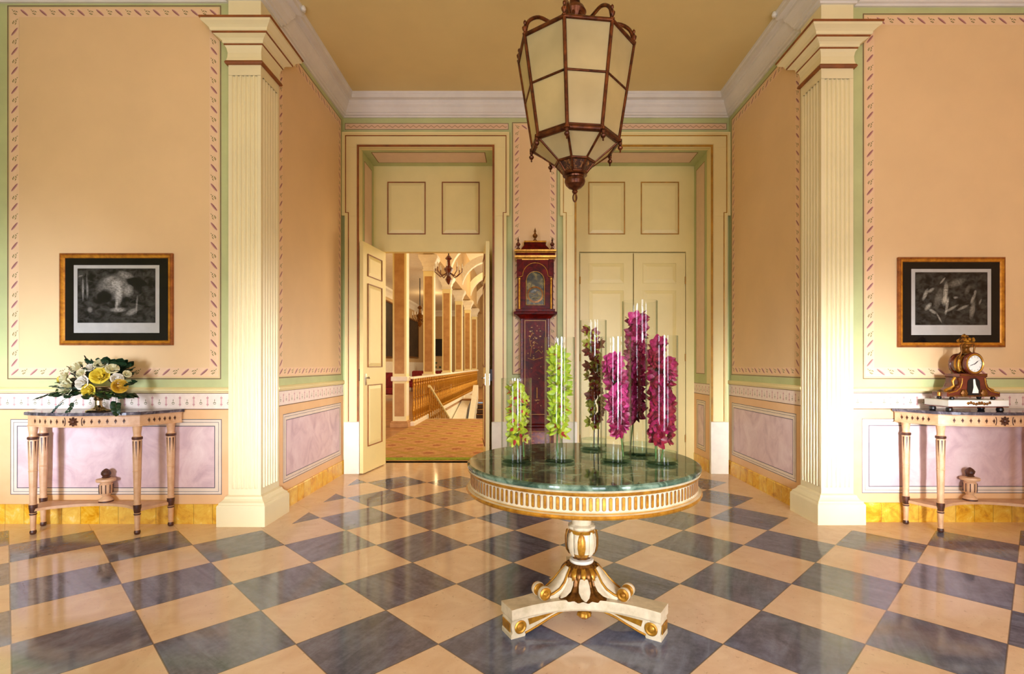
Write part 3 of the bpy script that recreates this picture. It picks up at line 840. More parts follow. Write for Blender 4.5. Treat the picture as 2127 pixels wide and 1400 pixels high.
    b.lathe([(0, -.022), (.016, -.018), (.030, -.004), (.028, .008), (.015, .014)], 'gilt', 32, wob=lambda a, z: .12*math.sin(8*a)); b.go('pendant_rosette', t)
    return t
round_table()

# ================================================================ glass cylinders with orchids
TOP = .838
def vase(x, y, r, h, label):
    t = thing('cylinder_vase', label, 'vase', (x, y, TOP), 0, 'clear glass cylinder vases on the round table')
    b = B(); th = .0035
    b.lathe([(r, .016), (r, h-.002), (r-th/2, h), (r-th, h-.002), (r-th, .016)], 'glass', 56); b.go('vase_wall', t)
    b = B(); b.lathe([(0, .0), (r-.006, .0), (r, .004), (r, .016), (r-th-.001, .019), (0, .018)], 'base_glass', 56); b.go('vase_base', t)
    b = B(); b.lathe([(0, .0195), (r-th-.0015, .0195), (r-th-.0015, .06), (0, .06)], 'water', 48); o = b.go('water', t); o['label'] = 'clear water in the bottom'
    return t
def blossom_mesh(pm, size, narrow=1.0, cup=.35, name='blossom', seed=0):
    rr = random.Random(seed)
    b = B()
    def petal(ang, L, W, lift, mat, curl=.3):
        vs = []; nu, nv = 7, 5
        for i in range(nu):
            u = i/(nu-1); w = W*math.sin(PI*min(1, u*.86+.10))**.8
            for j in range(nv):
                v = (j/(nv-1)-.5)*2
                x = u*L; yv = v*w; z = lift*L*u + curl*L*(u*u) - .35*w*(v*v) + .10*W*math.sin(v*3+u*5+ang)
                ca, sa = math.cos(ang), math.sin(ang)
                vs.append((x*ca-yv*sa, x*sa+yv*ca, z))
        fs = [[i*nv+j, (i+1)*nv+j, (i+1)*nv+j+1, i*nv+j+1] for i in range(nu-1) for j in range(nv-1)]
        b.add(vs, fs, mat, True)
    for k, (a, l, w) in enumerate(((90, 1.0, .42), (18, .98, .46), (162, .98, .46), (-48, .94, .40), (228, .94, .40))):
        petal(math.radians(a+rr.uniform(-7, 7)), size*l*rr.uniform(.92, 1.06), size*w*narrow, cup*.5+rr.uniform(-.08, .08), pm, cup)
    petal(math.radians(-90), size*.52, size*.26, .9, pm+'_lip', .5)
    b.lathe([(size*.08, 0), (size*.10, size*.15), (size*.06, size*.34), (0, size*.40)], pm+'_lip', 10)
    return b
class Bl:  # cache of blossom meshes
    d = {}
def stem(vx, vy, r, base, path, blossoms, label, cat, pm_list, stem_mat, size, group, cup=.35, narrow=1.0, seed=1, up=0.0):
    """orchid spray standing in a vase; path: points relative to the vase axis; blossoms: count"""
    rr = random.Random(seed)
    t = thing('orchid_spray', label, cat, (vx, vy, TOP+base), 0, group)
    b = B(); b.tube(path, [.0042]*(len(path)//2)+[.0032]*(len(path)-len(path)//2), stem_mat, 8)
    st = b.go('flower_stem', t)
    P = [Vector(p) for p in path]; z0, z1 = blossoms[1], blossoms[2]; n = blossoms[0]
    def at(z):
        for a, c in zip(P, P[1:]):
            if a.z <= z <= c.z: return a.lerp(c, (z-a.z)/max(1e-6, c.z-a.z))
        return P[-1]
    for k in range(n):
        z = z0+(z1-z0)*(k+.3*rr.random())/n
        a = k*2.4+rr.uniform(-.4, .4)
        if k % 2 == 0: a = -PI/2+rr.uniform(-1.2, 1.2)      # more of them look out towards the windows
        c = at(z); pm = pm_list[0] if len(pm_list) == 1 or rr.random() < pm_list[2] else pm_list[1]
        key = (pm, round(size, 3), k % 3, cup, narrow)
        d = Vector((math.cos(a), math.sin(a), 0)); s = rr.uniform(.85, 1.1)
        reach = min(.026+.012*rr.random(), r-.036)
        p = c+d*reach
        lim = max(.006, math.sqrt(max(1e-6, (r-.006)**2-(size*s)**2))-(.25+cup*.85)*size*s)
        rad = Vector((p.x, p.y)).length
        if rad > lim: p.x *= lim/rad; p.y *= lim/rad
        tilt = rr.uniform(-.3, .2)+up
        rot = (Matrix.Rotation(a+PI/2, 3, 'Z') @ Matrix.Rotation(PI/2-tilt, 3, 'X') @ Matrix.Rotation(rr.uniform(-.5, .5), 3, 'Z')).to_euler()
        if key not in Bl.d:
            o = blossom_mesh(pm, size, narrow, cup, seed=hash(k % 3) % 7+3).go('blossom', t); Bl.d[key] = o.data
        else:
            o = bpy.data.objects.new('blossom', Bl.d[key]); COL.objects.link(o); o.parent = t
        o.location = p; o.rotation_euler = rot; o.scale = (s, s, s)
    # short stalks belong to the stem mesh
    return t
V = {}
def V_(k, x, y, r, h, lab): vase(x, y, r, h, lab); V[k] = (x, y, r, h)
V_(1, -.032, 2.765, .081, .442, 'shortest glass cylinder vase, at the left edge of the round table')
V_(2, .200, 2.770, .081, .660, 'glass cylinder vase holding the lime green orchid, second from the left')
V_(3, .434, 3.170, .081, .785, 'slim looking glass vase at the back holding green and bronze orchids')
V_(4, .500, 2.770, .082, .662, 'glass cylinder vase in front of the tallest vase, holding pink orchids')
V_(5, .677, 2.985, .100, .880, 'tallest and widest glass cylinder vase, standing at the back right')
V_(6, .728, 2.705, .083, .664, 'glass cylinder vase at the right edge, holding crimson orchids')
def S(k, *a, **kw):
    x, y, r, h = V[k]; return stem(x, y, r, .022, *a, **kw)
g1 = 'orchid sprays in the glass vases'
S(1, [(.01, 0, 0), (-.01, .01, .15), (.01, 0, .28), (.0, -.01, .37)], (20, .09, .40), 'short lime orchid spray with red lips in the shortest vase', 'flower', ['orchid_lime', 'orchid_lime', 1], 'stem_green', .038, g1, seed=3)
S(1, [(.04, -.01, 0), (.035, .0, .12), (.03, .01, .25), (.035, 0, .34)], (10, .10, .35), 'slighter lime orchid spray leaning right in the shortest vase', 'flower', ['orchid_lime', 'orchid_olive', .75], 'stem_green', .030, g1, seed=13)
S(2, [(-.015, 0, 0), (-.012, .0, .2), (.005, .0, .4), (-.01, .0, .55)], (44, .13, .585), 'dense bright lime green orchid spray with pointed petals', 'flower', ['orchid_green', 'orchid_lime', .8], 'stem_green', .046, g1, cup=.45, narrow=.8, seed=5, up=.35)
S(3, [(.005, 0, 0), (.008, .0, .25), (-.005, 0, .5), (-.02, 0, .7)], (34, .12, .73), 'tall olive green orchid spray with dark red lips at the back', 'flower', ['orchid_olive', 'orchid_bronze', .62], 'stem_dark', .038, g1, seed=6)
S(3, [(.03, 0, 0), (.035, .0, .25), (.03, 0, .45), (.03, 0, .62)], (22, .16, .68), 'bronze and olive orchid spray on the right inside the back vase', 'flower', ['orchid_bronze', 'orchid_olive', .6], 'stem_dark', .034, g1, seed=26)
S(4, [(.04, 0, 0), (.02, .0, .2), (-.005, 0, .4), (-.03, 0, .52)], (42, .13, .545), 'bright pink orchid spray drooping to the left', 'flower', ['orchid_magenta', 'orchid_pink', .5], 'stem_green', .047, g1, seed=8)
S(5, [(-.05, .02, 0), (-.03, .0, .25), (-.02, 0, .5), (-.025, 0, .76)], (56, .17, .775), 'tallest magenta orchid spray reaching above all the others', 'flower', ['orchid_magenta', 'orchid_pink', .55], 'stem_green', .050, g1, seed=9)
S(6, [(-.03, 0, 0), (-.035, .0, .2), (-.045, 0, .4), (-.035, 0, .6)], (40, .10, .62), 'upright crimson orchid spray at the left inside the rightmost vase', 'flower', ['orchid_crimson', 'orchid_magenta', .7], 'stem_green', .046, g1, seed=10)
S(6, [(.0, 0, 0), (.02, .0, .15), (.035, 0, .3), (.04, 0, .5)], (30, .11, .53), 'crimson orchid spray with a pale stripe at the right inside the rightmost vase', 'flower', ['orchid_crimson', 'orchid_magenta', .6], 'stem_green', .046, g1, seed=11)

# ================================================================ hanging lantern
def lantern():
    X0, Y0 = .284, 2.80
    t = thing('hanging_lantern', 'large octagonal bronze lantern with frosted panes hanging over the round table', 'lantern', (X0, Y0, 0))
    A = [math.radians(-105.2+45*k) for k in range(8)]
    Zt, Zl, Rt_, Rl = 3.035, 2.536, .3124, .232
    Zm = 2.80; Rm = Rl+(Rt_-Rl)*(Zm-Zl)/(Zt-Zl)
    Zb, Rb = 2.437, .105
    Zp, Rp = 2.385, .062
    def P(r, z, k): return Vector((r*math.cos(A[k % 8]), r*math.sin(A[k % 8]), z))
    for k in range(8):
        b = B(); b.tube([P(Rt_, Zt, k), P(Rl, Zl, k)], .0095, 'bronze', 8)
        b.lathe([(0, -.012), (.016, -.008), (.016, .006), (0, .012)], 'bronze', 10, tuple(P(Rl+.004, Zl, k)))
        b.go('upright_bar', t)
        b = B(); b.tube([P(Rl-.006, Zl-.01, k), P(Rb, Zb, k), P(Rp, Zp, k)], .0065, 'bronze', 8); b.go('lower_rib', t)
        b = B(); c = P(Rt_, Zt, k)
        b.lathe([(.011, 0), (.013, .008), (.006, .016), (.013, .028), (.015, .038), (.007, .048), (.004, .054), (.008, .062), (.0075, .07), (0, .08)], 'bronze', 12, tuple(c)); b.go('top_finial', t)
        b = B(); c = P(Rl+.010, Zl-.012, k)
        b.lathe([(0, -.055), (.005, -.048), (.003, -.042), (.012, -.032), (.014, -.024), (.006, -.014), (.01, -.006), (.01, 0)], 'bronze', 12, tuple(c)); b.go('drop_finial', t)
    def ring(r, z, rad, name):
        b = B()
        for k in range(8): b.tube([P(r, z, k), P(r, z, k+1)], rad, 'bronze', 6)
        return b.go(name, t)
    ring(Rt_, Zt, .011, 'top_rail'); ring(Rm, Zm, .0065, 'middle_rail'); ring(Rl, Zl, .016, 'lower_rail'); ring(Rl+.003, Zl+.016, .006, 'lower_rail'); ring(Rb, Zb, .009, 'pierced_band_rail'); ring(Rp, Zp, .008, 'pierced_band_rail')
    for k in range(8):
        for (r0, z0, r1, z1, m, nm) in ((Rt_-.002, Zt, Rm-.002, Zm, 'frosted', 'glass_pane'), (Rm-.002, Zm, Rl-.002, Zl, 'frosted', 'glass_pane'), (Rl-.008, Zl-.008, Rb, Zb, 'frosted', 'glass_pane'), (Rb, Zb, Rp, Zp, 'pierced', 'pierced_panel')):
            b = B(); a, c, d_, e = P(r0, z0, k), P(r0, z0, k+1), P(r1, z1, k+1), P(r1, z1, k)
            nrm = (a-d_).cross(c-e).normalized(); n = nrm*.003
            q = [a, c, d_, e]; vs = [p+n/2 for p in q]+[p-n/2 for p in q]
            b.add(vs, [[0, 1, 2, 3], [7, 6, 5, 4], [0, 4, 5, 1], [1, 5, 6, 2], [2, 6, 7, 3], [3, 7, 4, 0]], m); b.go(nm, t)
    # upper sloping roof bars and scroll arms to the hub
    Zh = 3.235
    for k in range(8):
        b = B(); pts = []
        ctl = [(Rt_, Zt), (Rt_-.02, Zt+.075), (Rt_-.085, Zt+.12), (Rt_-.17, Zt+.115), (.09, Zt+.14), (.05, Zt+.19), (.035, Zh+.02)]
        for i in range(len(ctl)-1):
            for j in range(4):
                u = j/4; p0 = ctl[max(i-1, 0)]; p1 = ctl[i]; p2 = ctl[i+1]; p3 = ctl[min(i+2, len(ctl)-1)]
                q = [.5*((2*p1[d])+(-p0[d]+p2[d])*u+(2*p0[d]-5*p1[d]+4*p2[d]-p3[d])*u*u+(-p0[d]+3*p1[d]-3*p2[d]+p3[d])*u**3) for d in (0, 1)]
                pts.append(P(q[0], q[1], k))
        pts.append(P(*ctl[-1], k)); b.tube(pts, .0095, 'bronze', 8)
        b.go('scroll_arm', t)
        b = B(); b.tube([P(Rt_-.01, Zt, k), P(.06, Zt+.05, k)], .006, 'bronze', 6); b.go('roof_bar', t)
    b = B(); b.lathe([(0, Zt+.02), (.03, Zt+.025), (.07, Zt+.045), (.085, Zt+.06), (.06, Zt+.08), (.03, Zt+.10), (.028, Zt+.15), (.05, Zh), (.062, Zh+.02), (.05, Zh+.045), (.03, Zh+.06), (.024, Zh+.12), (.03, Zh+.14), (.012, Zh+.16), (0, Zh+.17)], 'bronze', 24); b.go('hub', t)
    b = B(); z = Zh+.16; k = 0
    while z < ZT-.05:
        M_ = Matrix.Translation((0, 0, z+.028)) @ Matrix.Rotation(PI/2*(k % 2), 4, 'Z')
        b.X = M_; b.tube([(.016*math.cos(q), 0, .032*math.sin(q)) for q in [2*PI*j/12 for j in range(13)]], .004, 'bronze', 6); z += .052; k += 1
    b.X = Matrix(); b.lathe([(.012, ZT-.07), (.05, ZT-.04), (.07, ZT-.012), (.072, ZT)], 'bronze', 24); b.go('chain', t)
    b = B(); b.lathe([(.064, Zp), (.066, Zp-.012), (.05, Zp-.016), (.048, Zp-.024), (.054, Zp-.030), (.056, Zp-.045), (.05, Zp-.062), (.034, Zp-.078), (.02, Zp-.084), (.012, Zp-.090), (.016, Zp-.098), (.012, Zp-.106), (.005, Zp-.11)], 'bronze', 28); b.go('bottom_bowl', t)
    b = B(Matrix.Translation((0, 0, Zp-.130))); b.tube([(.010*math.cos(q), 0, .022*math.sin(q)) for q in [2*PI*j/14 for j in range(15)]], .004, 'bronze', 6); b.go('ring_pull', t)
    b = B(); b.tube([(.0, 0, Zt+.03), (.0, 0, 2.93)], .01, 'bronze', 8)
    for a in (0, 2.1, 4.2):
        b.tube([(0, 0, 2.95), (.03*math.cos(a), .03*math.sin(a), 2.94), (.045*math.cos(a), .045*math.sin(a), 2.90)], .005, 'bronze', 6)
    bh = b.go('bulb_holder', t)
    for a in (0, 2.1, 4.2):
        b = B(); b.lathe([(.012, 0), (.012, -.03), (.018, -.05), (.02, -.07), (.012, -.09), (0, -.1)][::-1], 'bulb', 14, (.045*math.cos(a), .045*math.sin(a), 2.90)); b.go('bulb', bh)
    return t
lantern()

# ================================================================ console tables
def console(X0, YW, label):
    t = thing('console_table', label, 'console table', (X0, YW-.022, 0))
    H = .978
    def plan(g):
        P = [(-.60-g, -.003), (-.445-g*.8, -.275-g*.7)]
        for j in range(1, 16):
            u = -1+2*j/16; P.append((u*(.43), -.285-g-.085*(1-u*u)))
        P += [(.445+g*.8, -.275-g*.7), (.60+g, -.003)]
        return P
    b = B(); P = plan(.022)
    b.prism(P, H-.024, H-.004, 'grey_marble'); b.prism(P, H-.004, H, 'grey_marble', top=plan(.017)); b.go('marble_top', t)
    b = B(); b.prism(plan(0), .862, H-.024, 'console_paint'); b.sweep(plan(0), [(0, .862), (.006, .864), (.006, .872), (0, .874)], 'console_paint', side=1 if True else -1)
    b.sweep(plan(0), [(0, .944), (.006, .946), (.008, .953), (0, .954)], 'console_paint', side=1)
    ap = b.go('apron', t)
    # carved dark marks along the frieze
    b = B(); pl = plan(0); segs = []
    def mark(p, q, n, m0, m1):
        P0, Q0 = Vector(p), Vector(q); d = (Q0-P0); L = d.length; d.normalize(); nn = Vector((d.y, -d.x))
        for k in range(n):
            c = P0+d*(L*(m0+(m1-m0)*(k+.5)/n))
            for dz, w, h in ((0, .010, .016), (0.0, .0045, .024)):
                vs = [(c.x-d.x*w+nn.x*.003, c.y-d.y*w+nn.y*.003, .908+dz), (c.x+nn.x*.006, c.y+nn.y*.006, .908-h), (c.x+d.x*w+nn.x*.003, c.y+d.y*w+nn.y*.003, .908+dz), (c.x+nn.x*.006, c.y+nn.y*.006, .908+h)]
                b.add(vs, [[0, 1, 2, 3]], 'console_brown')
    mark(pl[0], pl[1], 6, .12, .86); mark(pl[-2], pl[-1], 6, .14, .88)
    # front bow: chords
    fr = pl[2:-2]
    for s_ in (-1, 1):
        idx = [(0, 2), (2, 4), (4, 6)] if s_ < 0 else [(8, 10), (10, 12), (12, 14)]
        for a, c in idx: mark(fr[a], fr[c], 2, 0, 1)
    o = b.go('frieze_carving', ap); o['label'] = 'dark brown carved lozenges'
    b = B()
    for k in range(8):   # rosette
        a = 2*PI*k/8
        c = Vector((math.cos(a), math.sin(a))); nn = Vector((-c.y, c.x)); y = -.372
        vs = [(c.x*.006, y-.006, .908+c.y*.006), (c.x*.026+nn.x*.010, y-.004, .908+c.y*.026+nn.y*.010), (c.x*.042, y-.002, .908+c.y*.042), (c.x*.026-nn.x*.010, y-.004, .908+c.y*.026-nn.y*.010), (c.x*.026, y-.014, .908+c.y*.026)]
        b.add(vs, [[0, 4, 1], [1, 4, 2], [2, 4, 3], [3, 4, 0], [0, 1, 4], [1, 2, 4], [2, 3, 4], [3, 0, 4]], 'console_brown')
    b.X = T(0, -.376, .908, rx=PI/2); b.lathe([(.016, 0), (.014, .006), (.006, .012), (0, .013)], 'console_brown', 16); b.X = Matrix()
    for s_ in (-1, 1):
        b.tube([(s_*(.075-.012*math.cos(q)), -.372, .908+.034*math.sin(q)) for q in [-1.2+2.4*j/8 for j in range(9)]], .0025, 'console_brown', 6)
    b.go('rosette', ap)
    # legs
    for lx, ly in ((-.415, -.262), (.415, -.262), (-.535, -.045), (.535, -.045)):
        b = B(Matrix.Translation((lx, ly, 0)))
        prof = [(.012, 0, 'console_brown'), (.022, .004, 'console_brown'), (.026, .018, 'console_brown'), (.022, .034, 'console_brown'), (.018, .04), (.020, .05), (.024, .155), (.028, .158, 'console_brown'), (.028, .168, 'console_brown'), (.024, .172, 'console_paint'),
                (.026, .18, 'console_brown'), (.031, .215, 'console_brown'), (.032, .238, 'console_brown'), (.026, .242, 'console_paint'), (.026, .30), (.031, .50), (.034, .506), (.030, .512), (.031, .52), (.036, .745), (.034, .755),
                (.041, .758, 'console_brown'), (.043, .768, 'console_brown'), (.040, .778, 'console_brown'), (.030, .782, 'console_paint'), (.029, .80), (.034, .835), (.037, .863)]
        prof = [(q_[0]*.88,)+tuple(q_[1:]) for q_ in prof]
        b.lathe(prof, 'console_paint', 24, smooth=False, wob=lambda a, z: (.03*math.cos(8*a) if .3 < z < .75 else 0)); lg = b.go('leg', t)
        b = B(Matrix.Translation((lx, ly, 0)))
        for k in range(8):
            a = 2*PI*(k+.5)/8; r = .0306
            c, s_ = math.cos(a), math.sin(a)
            for (z0, z1, w) in ((.60+.03*(k % 2), .745, .006),):
                vs = [((r-.001)*c-s_*-w, (r-.001)*s_+c*-w, z1), ((r+.001)*c-s_*w, (r+.001)*s_+c*w, z1), ((r-.001)*c, (r-.001)*s_, z0)]
                vs = [(r*1.03*c+s_*w, r*1.03*s_-c*w, z1), (r*1.03*c-s_*w, r*1.03*s_+c*w, z1), (r*.97*c, r*.97*s_, z0)]
                b.add(vs, [[0, 1, 2], [2, 1, 0]], 'console_brown')
        b.go('leg_fluting', lg)
    # stretcher shelf
    P = [(-.535, -.03), (-.535, -.06), (-.43, -.275), (-.395, -.275)]
    for j in range(1, 20):
        u = -1+2*j/20; P.append((u*.39, -.265+.155*(1-u*u)**.8))
    P += [(.395, -.275), (.43, -.275), (.535, -.06), (.535, -.03)]
    b = B(); b.prism(P, .184, .206, 'console_paint'); b.go('stretcher', t)
    b = B(T(0, -.055, .206, s=1))
    b.lathe([(.0, 0), (.052, 0, 'console_brown'), (.052, .012, 'console_brown'), (.048, .016), (.046, .024), (.024, .045), (.026, .05), (.044, .075), (.048, .10), (.046, .15), (.040, .155), (.040, .163), (.066, .170), (.070, .180), (.068, .192), (.05, .197), (.03, .20), (0, .2)], 'console_paint', 32,
            wob=lambda a, z: .05*math.cos(10*a) if .05 < z < .15 else 0)
    ur = b.go('stretcher_urn', t)
    b = B(T(0, -.055, .406)); b.lathe([(.02, -.006), (.03, .005), (.024, .014), (.033, .03), (.034, .045), (.024, .062), (.010, .074), (0, .078)], 'console_brown', 20, wob=lambda a, z: .08*math.cos(7*a+z*90)); b.go('pine_cone_finial', ur)
    b = B(T(0, -.055, .206))
    for k in range(10):
        a = 2*PI*k/10+.3; b.tube([(.0475*math.cos(a), .0475*math.sin(a), .075), (.0485*math.cos(a), .0485*math.sin(a), .145)], .0035, 'console_brown', 6)
    b.go('urn_fluting', ur)
    return t
CLX, CRX = -3.485, 3.79
console(CLX, YLW, 'painted console table with grey marble top under the landscape print on the left')
console(CRX, YRW, 'painted console table with grey marble top carrying the mantel clock on the right')

# ================================================================ framed prints
def framed(x0, x1, z0, z1, YW, label, pr, m=('frame_wood', 'frame_gilt')):
    cx, cz = (x0+x1)/2, (z0+z1)/2; w, h = (x1-x0)/2, (z1-z0)/2
    t = thing('framed_print', label, 'picture', (cx, YW-.004, cz))
    X = Matrix(((1, 0, 0, 0), (0, 0, 1, 0), (0, 1, 0, 0), (0, 0, 0, 1)))   # plan (x, z), height along -Y after flip
    X = Matrix.Rotation(PI/2, 4, 'X')
    b = B(X)
    b.sweep([(-w, -h), (w, -h), (w, h), (-w, h)], [(0, 0), (0, .022), (-.006, .028), (-.016, .028), (-.02, .022, m[1]), (-.034, .020, m[1]), (-.040, .014, m[1]), (-.042, .012, m[0]), (-.042, 0)], m[0], side=1, closed=True)
    b.go('frame', t)
    b = B(); b.box(-w+.04, w-.04, -.011, -.003, -h+.04, h-.04, 'mount_black'); b.go('mount', t)
    b = B(); a, c, d, e = -w+.115, w-.115, -h+.105, h-.10
    y = -.0125
    b.box(a, c, y, -.011, d, e, 'paper'); pa = b.go('paper_sheet', t)
    b = B(); b.quad((a+.032, y-.001, d+.085), (c-.032, y-.001, d+.085), (c-.032, y-.001, e-.028), (a+.032, y-.001, e-.028), pr, [(0, 0), (1, 0), (1, 1), (0, 1)]); b.go('engraving', pa)
    b = B(); b.box(-w+.041, w-.041, -.0165, -.0145, -h+.041, h-.041, 'glazing'); b.go('glazing', t)
framed(-3.923, -2.967, 1.517, 2.297, YLW, 'framed dark moonlit landscape print with black mount hanging above the flower bowl', 'print_landscape')
framed(3.225, 4.140, 1.502, 2.274, YRW, 'framed dark print of pale figures with black mount hanging above the mantel clock', 'print_figures')
# ================================================================ flower arrangement on the left console
def rose_mesh(mat, r, seed):
    rr = random.Random(seed); b = B()
    for ringi, (n, rad, tilt, hh) in enumerate(((3, .16, .0, .92), (4, .32, .1, .9), (5, .50, .2, .84), (6, .70, .4, .72), (7, .92, .8, .52))):
        for k in range(n):
            a = 2*PI*k/n+ringi*.7+rr.uniform(-.15, .15); w = 2.6*rad/n*1.25+.12
            vs = []
            for i in range(4):
                u = i/3
                for j in range(5):
                    v = (j/4-.5)*2
                    rho = rad*(.5+.5*math.sin(u*PI/2))+.10*u*u*rad; ang = a+v*w*.9
                    z = hh*u-tilt*.25*u**3-.16*v*v*u+.03*math.sin(v*7+k)
                    vs.append((r*rho*math.cos(ang), r*rho*math.sin(ang), r*z))
            b.add(vs, [[i*5+j, i*5+j+1, (i+1)*5+j+1, (i+1)*5+j] for i in range(3) for j in range(4)], mat, True)
    b.lathe([(0, -r*.1), (r*.3, 0), (r*.3, r*.2), (0, r*.3)], mat, 8)
    return b
def bouquet():
    x0, y0, z0 = -3.405, 4.16, .978
    t = thing('silver_compote', 'footed silver bowl holding the flower arrangement on the left console', 'bowl', (x0, y0, z0))
    b = B(); b.lathe([(0, 0), (.085, 0), (.088, .006), (.082, .012), (.055, .02), (.03, .034), (.024, .05), (.024, .085), (.032, .095), (.036, .102), (.026, .108), (.05, .118), (.085, .14), (.10, .165), (.104, .19), (.108, .195), (.10, .192), (.08, .15), (0, .13)], 'silver', 40, wob=lambda a, z: .02*math.cos(12*a) if .02 < z < .09 else 0)
    b.go('bowl_body', t)
    C = Vector((x0, y0, z0+.24))
    rad = Vector((.315, .155, .19))
    # (dx, dz) as seen, size, material, label
    spec = [(-.145, .065, .066, 'rose_cream', 'largest cream rose low on the left of the arrangement'), (.085, .150, .062, 'rose_yellow', 'large soft yellow rose high right of the middle'),
            (.018, .045, .048, 'rose_yellow', 'small vivid yellow rose just above the silver bowl rim'), (.21, .075, .05, 'rose_gold', 'golden yellow bloom at the right of the arrangement'),
            (-.03, .10, .050, 'rose_white', 'blush white open bloom left of the middle'), (-.105, .21, .052, 'rose_cream', 'pale yellow green rose at the upper left'),
            (.06, .235, .045, 'rose_cream', 'cream rose at the top of the arrangement'), (.145, .20, .042, 'rose_cream', 'cream rose at the upper right'),
            (-.185, .135, .048, 'rose_cream', 'cream rose halfway up the left side'), (-.25, .125, .032, 'rose_yellow', 'small yellow bud at the far left tip'),
            (.0, .21, .034, 'rose_white', 'white upright bud at the top middle'), (.19, .13, .04, 'rose_white', 'white rose above the golden bloom'), (-.21, .08, .038, 'rose_cream', 'half hidden cream rose at the lower left edge'),
            (.235, .165, .028, 'rose_cream', 'smallest cream bloom at the right edge'), (-.055, .165, .036, 'rose_cream', 'cream rose between the leaves at the middle left')]
    for i, (dx, dz, r, m, lab) in enumerate(spec):
        o = rose_mesh(m, r, i).go('rose'); u = dx/rad.x; w = (dz-.05)/rad.z
        yy = -math.sqrt(max(.05, 1-min(.95, u*u)-min(.9, w*w*.6)))*rad.y
        o.location = (x0+dx*1.05+.02, y0+yy+.02, z0+.125+dz*1.05); o.scale = (1.12,)*3
        dirv = Vector((dx*.8, yy*1.7, (dz-.03)*.9)).normalized(); o.rotation_euler = dirv.to_track_quat('Z', 'Y').to_euler()
        tag(o, lab+' on the left console', 'flower', 'blooms in the silver bowl')
    # dark core of stems and moss that carries the blooms
    rr = random.Random(4)
    def sprig(n, L, wl, mat, seed, rnd=False):
        q = random.Random(seed); b = B(); pts = [(0, 0, 0), (L*.3, 0, L*.06), (L*.65, 0, L*.03), (L, 0, -L*.12)]
        b.tube(pts, .0022, 'stem_dark', 5)
        for k in range(n):
            u = .3+.7*k/(n-1); px = L*u; s_ = 1 if k % 2 else -1; l = wl*(1.15-.3*u)*q.uniform(.85, 1.15)
            a = s_*q.uniform(.5, 1.0) if k < n-1 else 0; tw = q.uniform(-.6, .6)
            vs = []
            for i in range(5):
                v = i/4; w = l*(.5 if rnd else .34)*math.sin(PI*min(1, .05+v*.93))
                for j in (-1, 0, 1):
                    x = v*l; y = j*w; z = (-.12*abs(j)+.12*math.sin(v*3))*l+tw*y
                    vs.append((px+x*math.cos(a)-y*math.sin(a), x*math.sin(a)+y*math.cos(a), z))
            b.add(vs, [[i*3+j, (i+1)*3+j, (i+1)*3+j+1, i*3+j+1] for i in range(4) for j in range(2)], mat, True)
        return b
    protos = [sprig(7, .17, .06, 'leaf_dark', 1, True).go('leaf_sprig'), sprig(8, .16, .052, 'leaf_dark', 2).go('leaf_sprig'), sprig(6, .17, .055, 'leaf_blue', 3, True).go('leaf_sprig'), sprig(7, .15, .045, 'leaf_light', 5).go('leaf_sprig')]
    used = [False]*4; N = 62
    for k in range(N):
        kind = (0, 1, 0, 3, 1, 0, 2, 1)[k % 8]
        o = protos[kind] if not used[kind] else dup(protos[kind]); used[kind] = True
        th = 2*PI*(k*.618); el = -.35+1.55*((k*.377) % 1)
        d = Vector((math.cos(th)*math.cos(el)*1.5, math.sin(th)*math.cos(el)*.9, math.sin(el)*1.0)).normalized()
        if d.y > .55: d.y *= -.6
        org = Vector((x0, y0, z0+.18))+Vector((d.x*.10, d.y*.055, max(d.z, -.1)*.10))
        o.location = org; o.rotation_euler = (d.to_track_quat('X', 'Z')).to_euler(); s_ = (.72+.35*abs(d.x)+rr.uniform(-.08, .08)); o.scale = (s_, s_, s_)
        lab = {0: 'dark round leaved sprig among the blooms in the silver bowl', 1: 'dark pointed leaf sprig among the blooms in the silver bowl', 2: 'blue grey eucalyptus sprig spilling from the silver bowl', 3: 'light green leaf sprig among the blooms in the silver bowl'}[kind]
        tag(o, lab, 'foliage', {0: 'dark round leaved sprigs', 1: 'dark pointed leaf sprigs', 2: 'eucalyptus sprigs', 3: 'light green sprigs'}[kind])
bouquet()
def trailing():
    src = {c['group']: c for c in bpy.data.objects if c.get('category') == 'foliage'}
    for (dx, dz, d, g, s_) in ((-.20, .11, (-.55, -.3, -.75), 'eucalyptus sprigs', .8), (-.12, .10, (-.2, -.5, -.8), 'dark pointed leaf sprigs', .7), (.19, .12, (.3, -.4, -.8), 'dark round leaved sprigs', .75),
                              (-.28, .16, (-.8, -.3, -.35), 'dark pointed leaf sprigs', .8), (.26, .20, (.6, -.3, .25), 'dark round leaved sprigs', .7)):
        o = dup(src[g]); o.location = (-3.385+dx, 4.07, .978+dz); o.rotation_euler = Vector(d).normalized().to_track_quat('X', 'Z').to_euler(); o.scale = (s_,)*3
trailing()

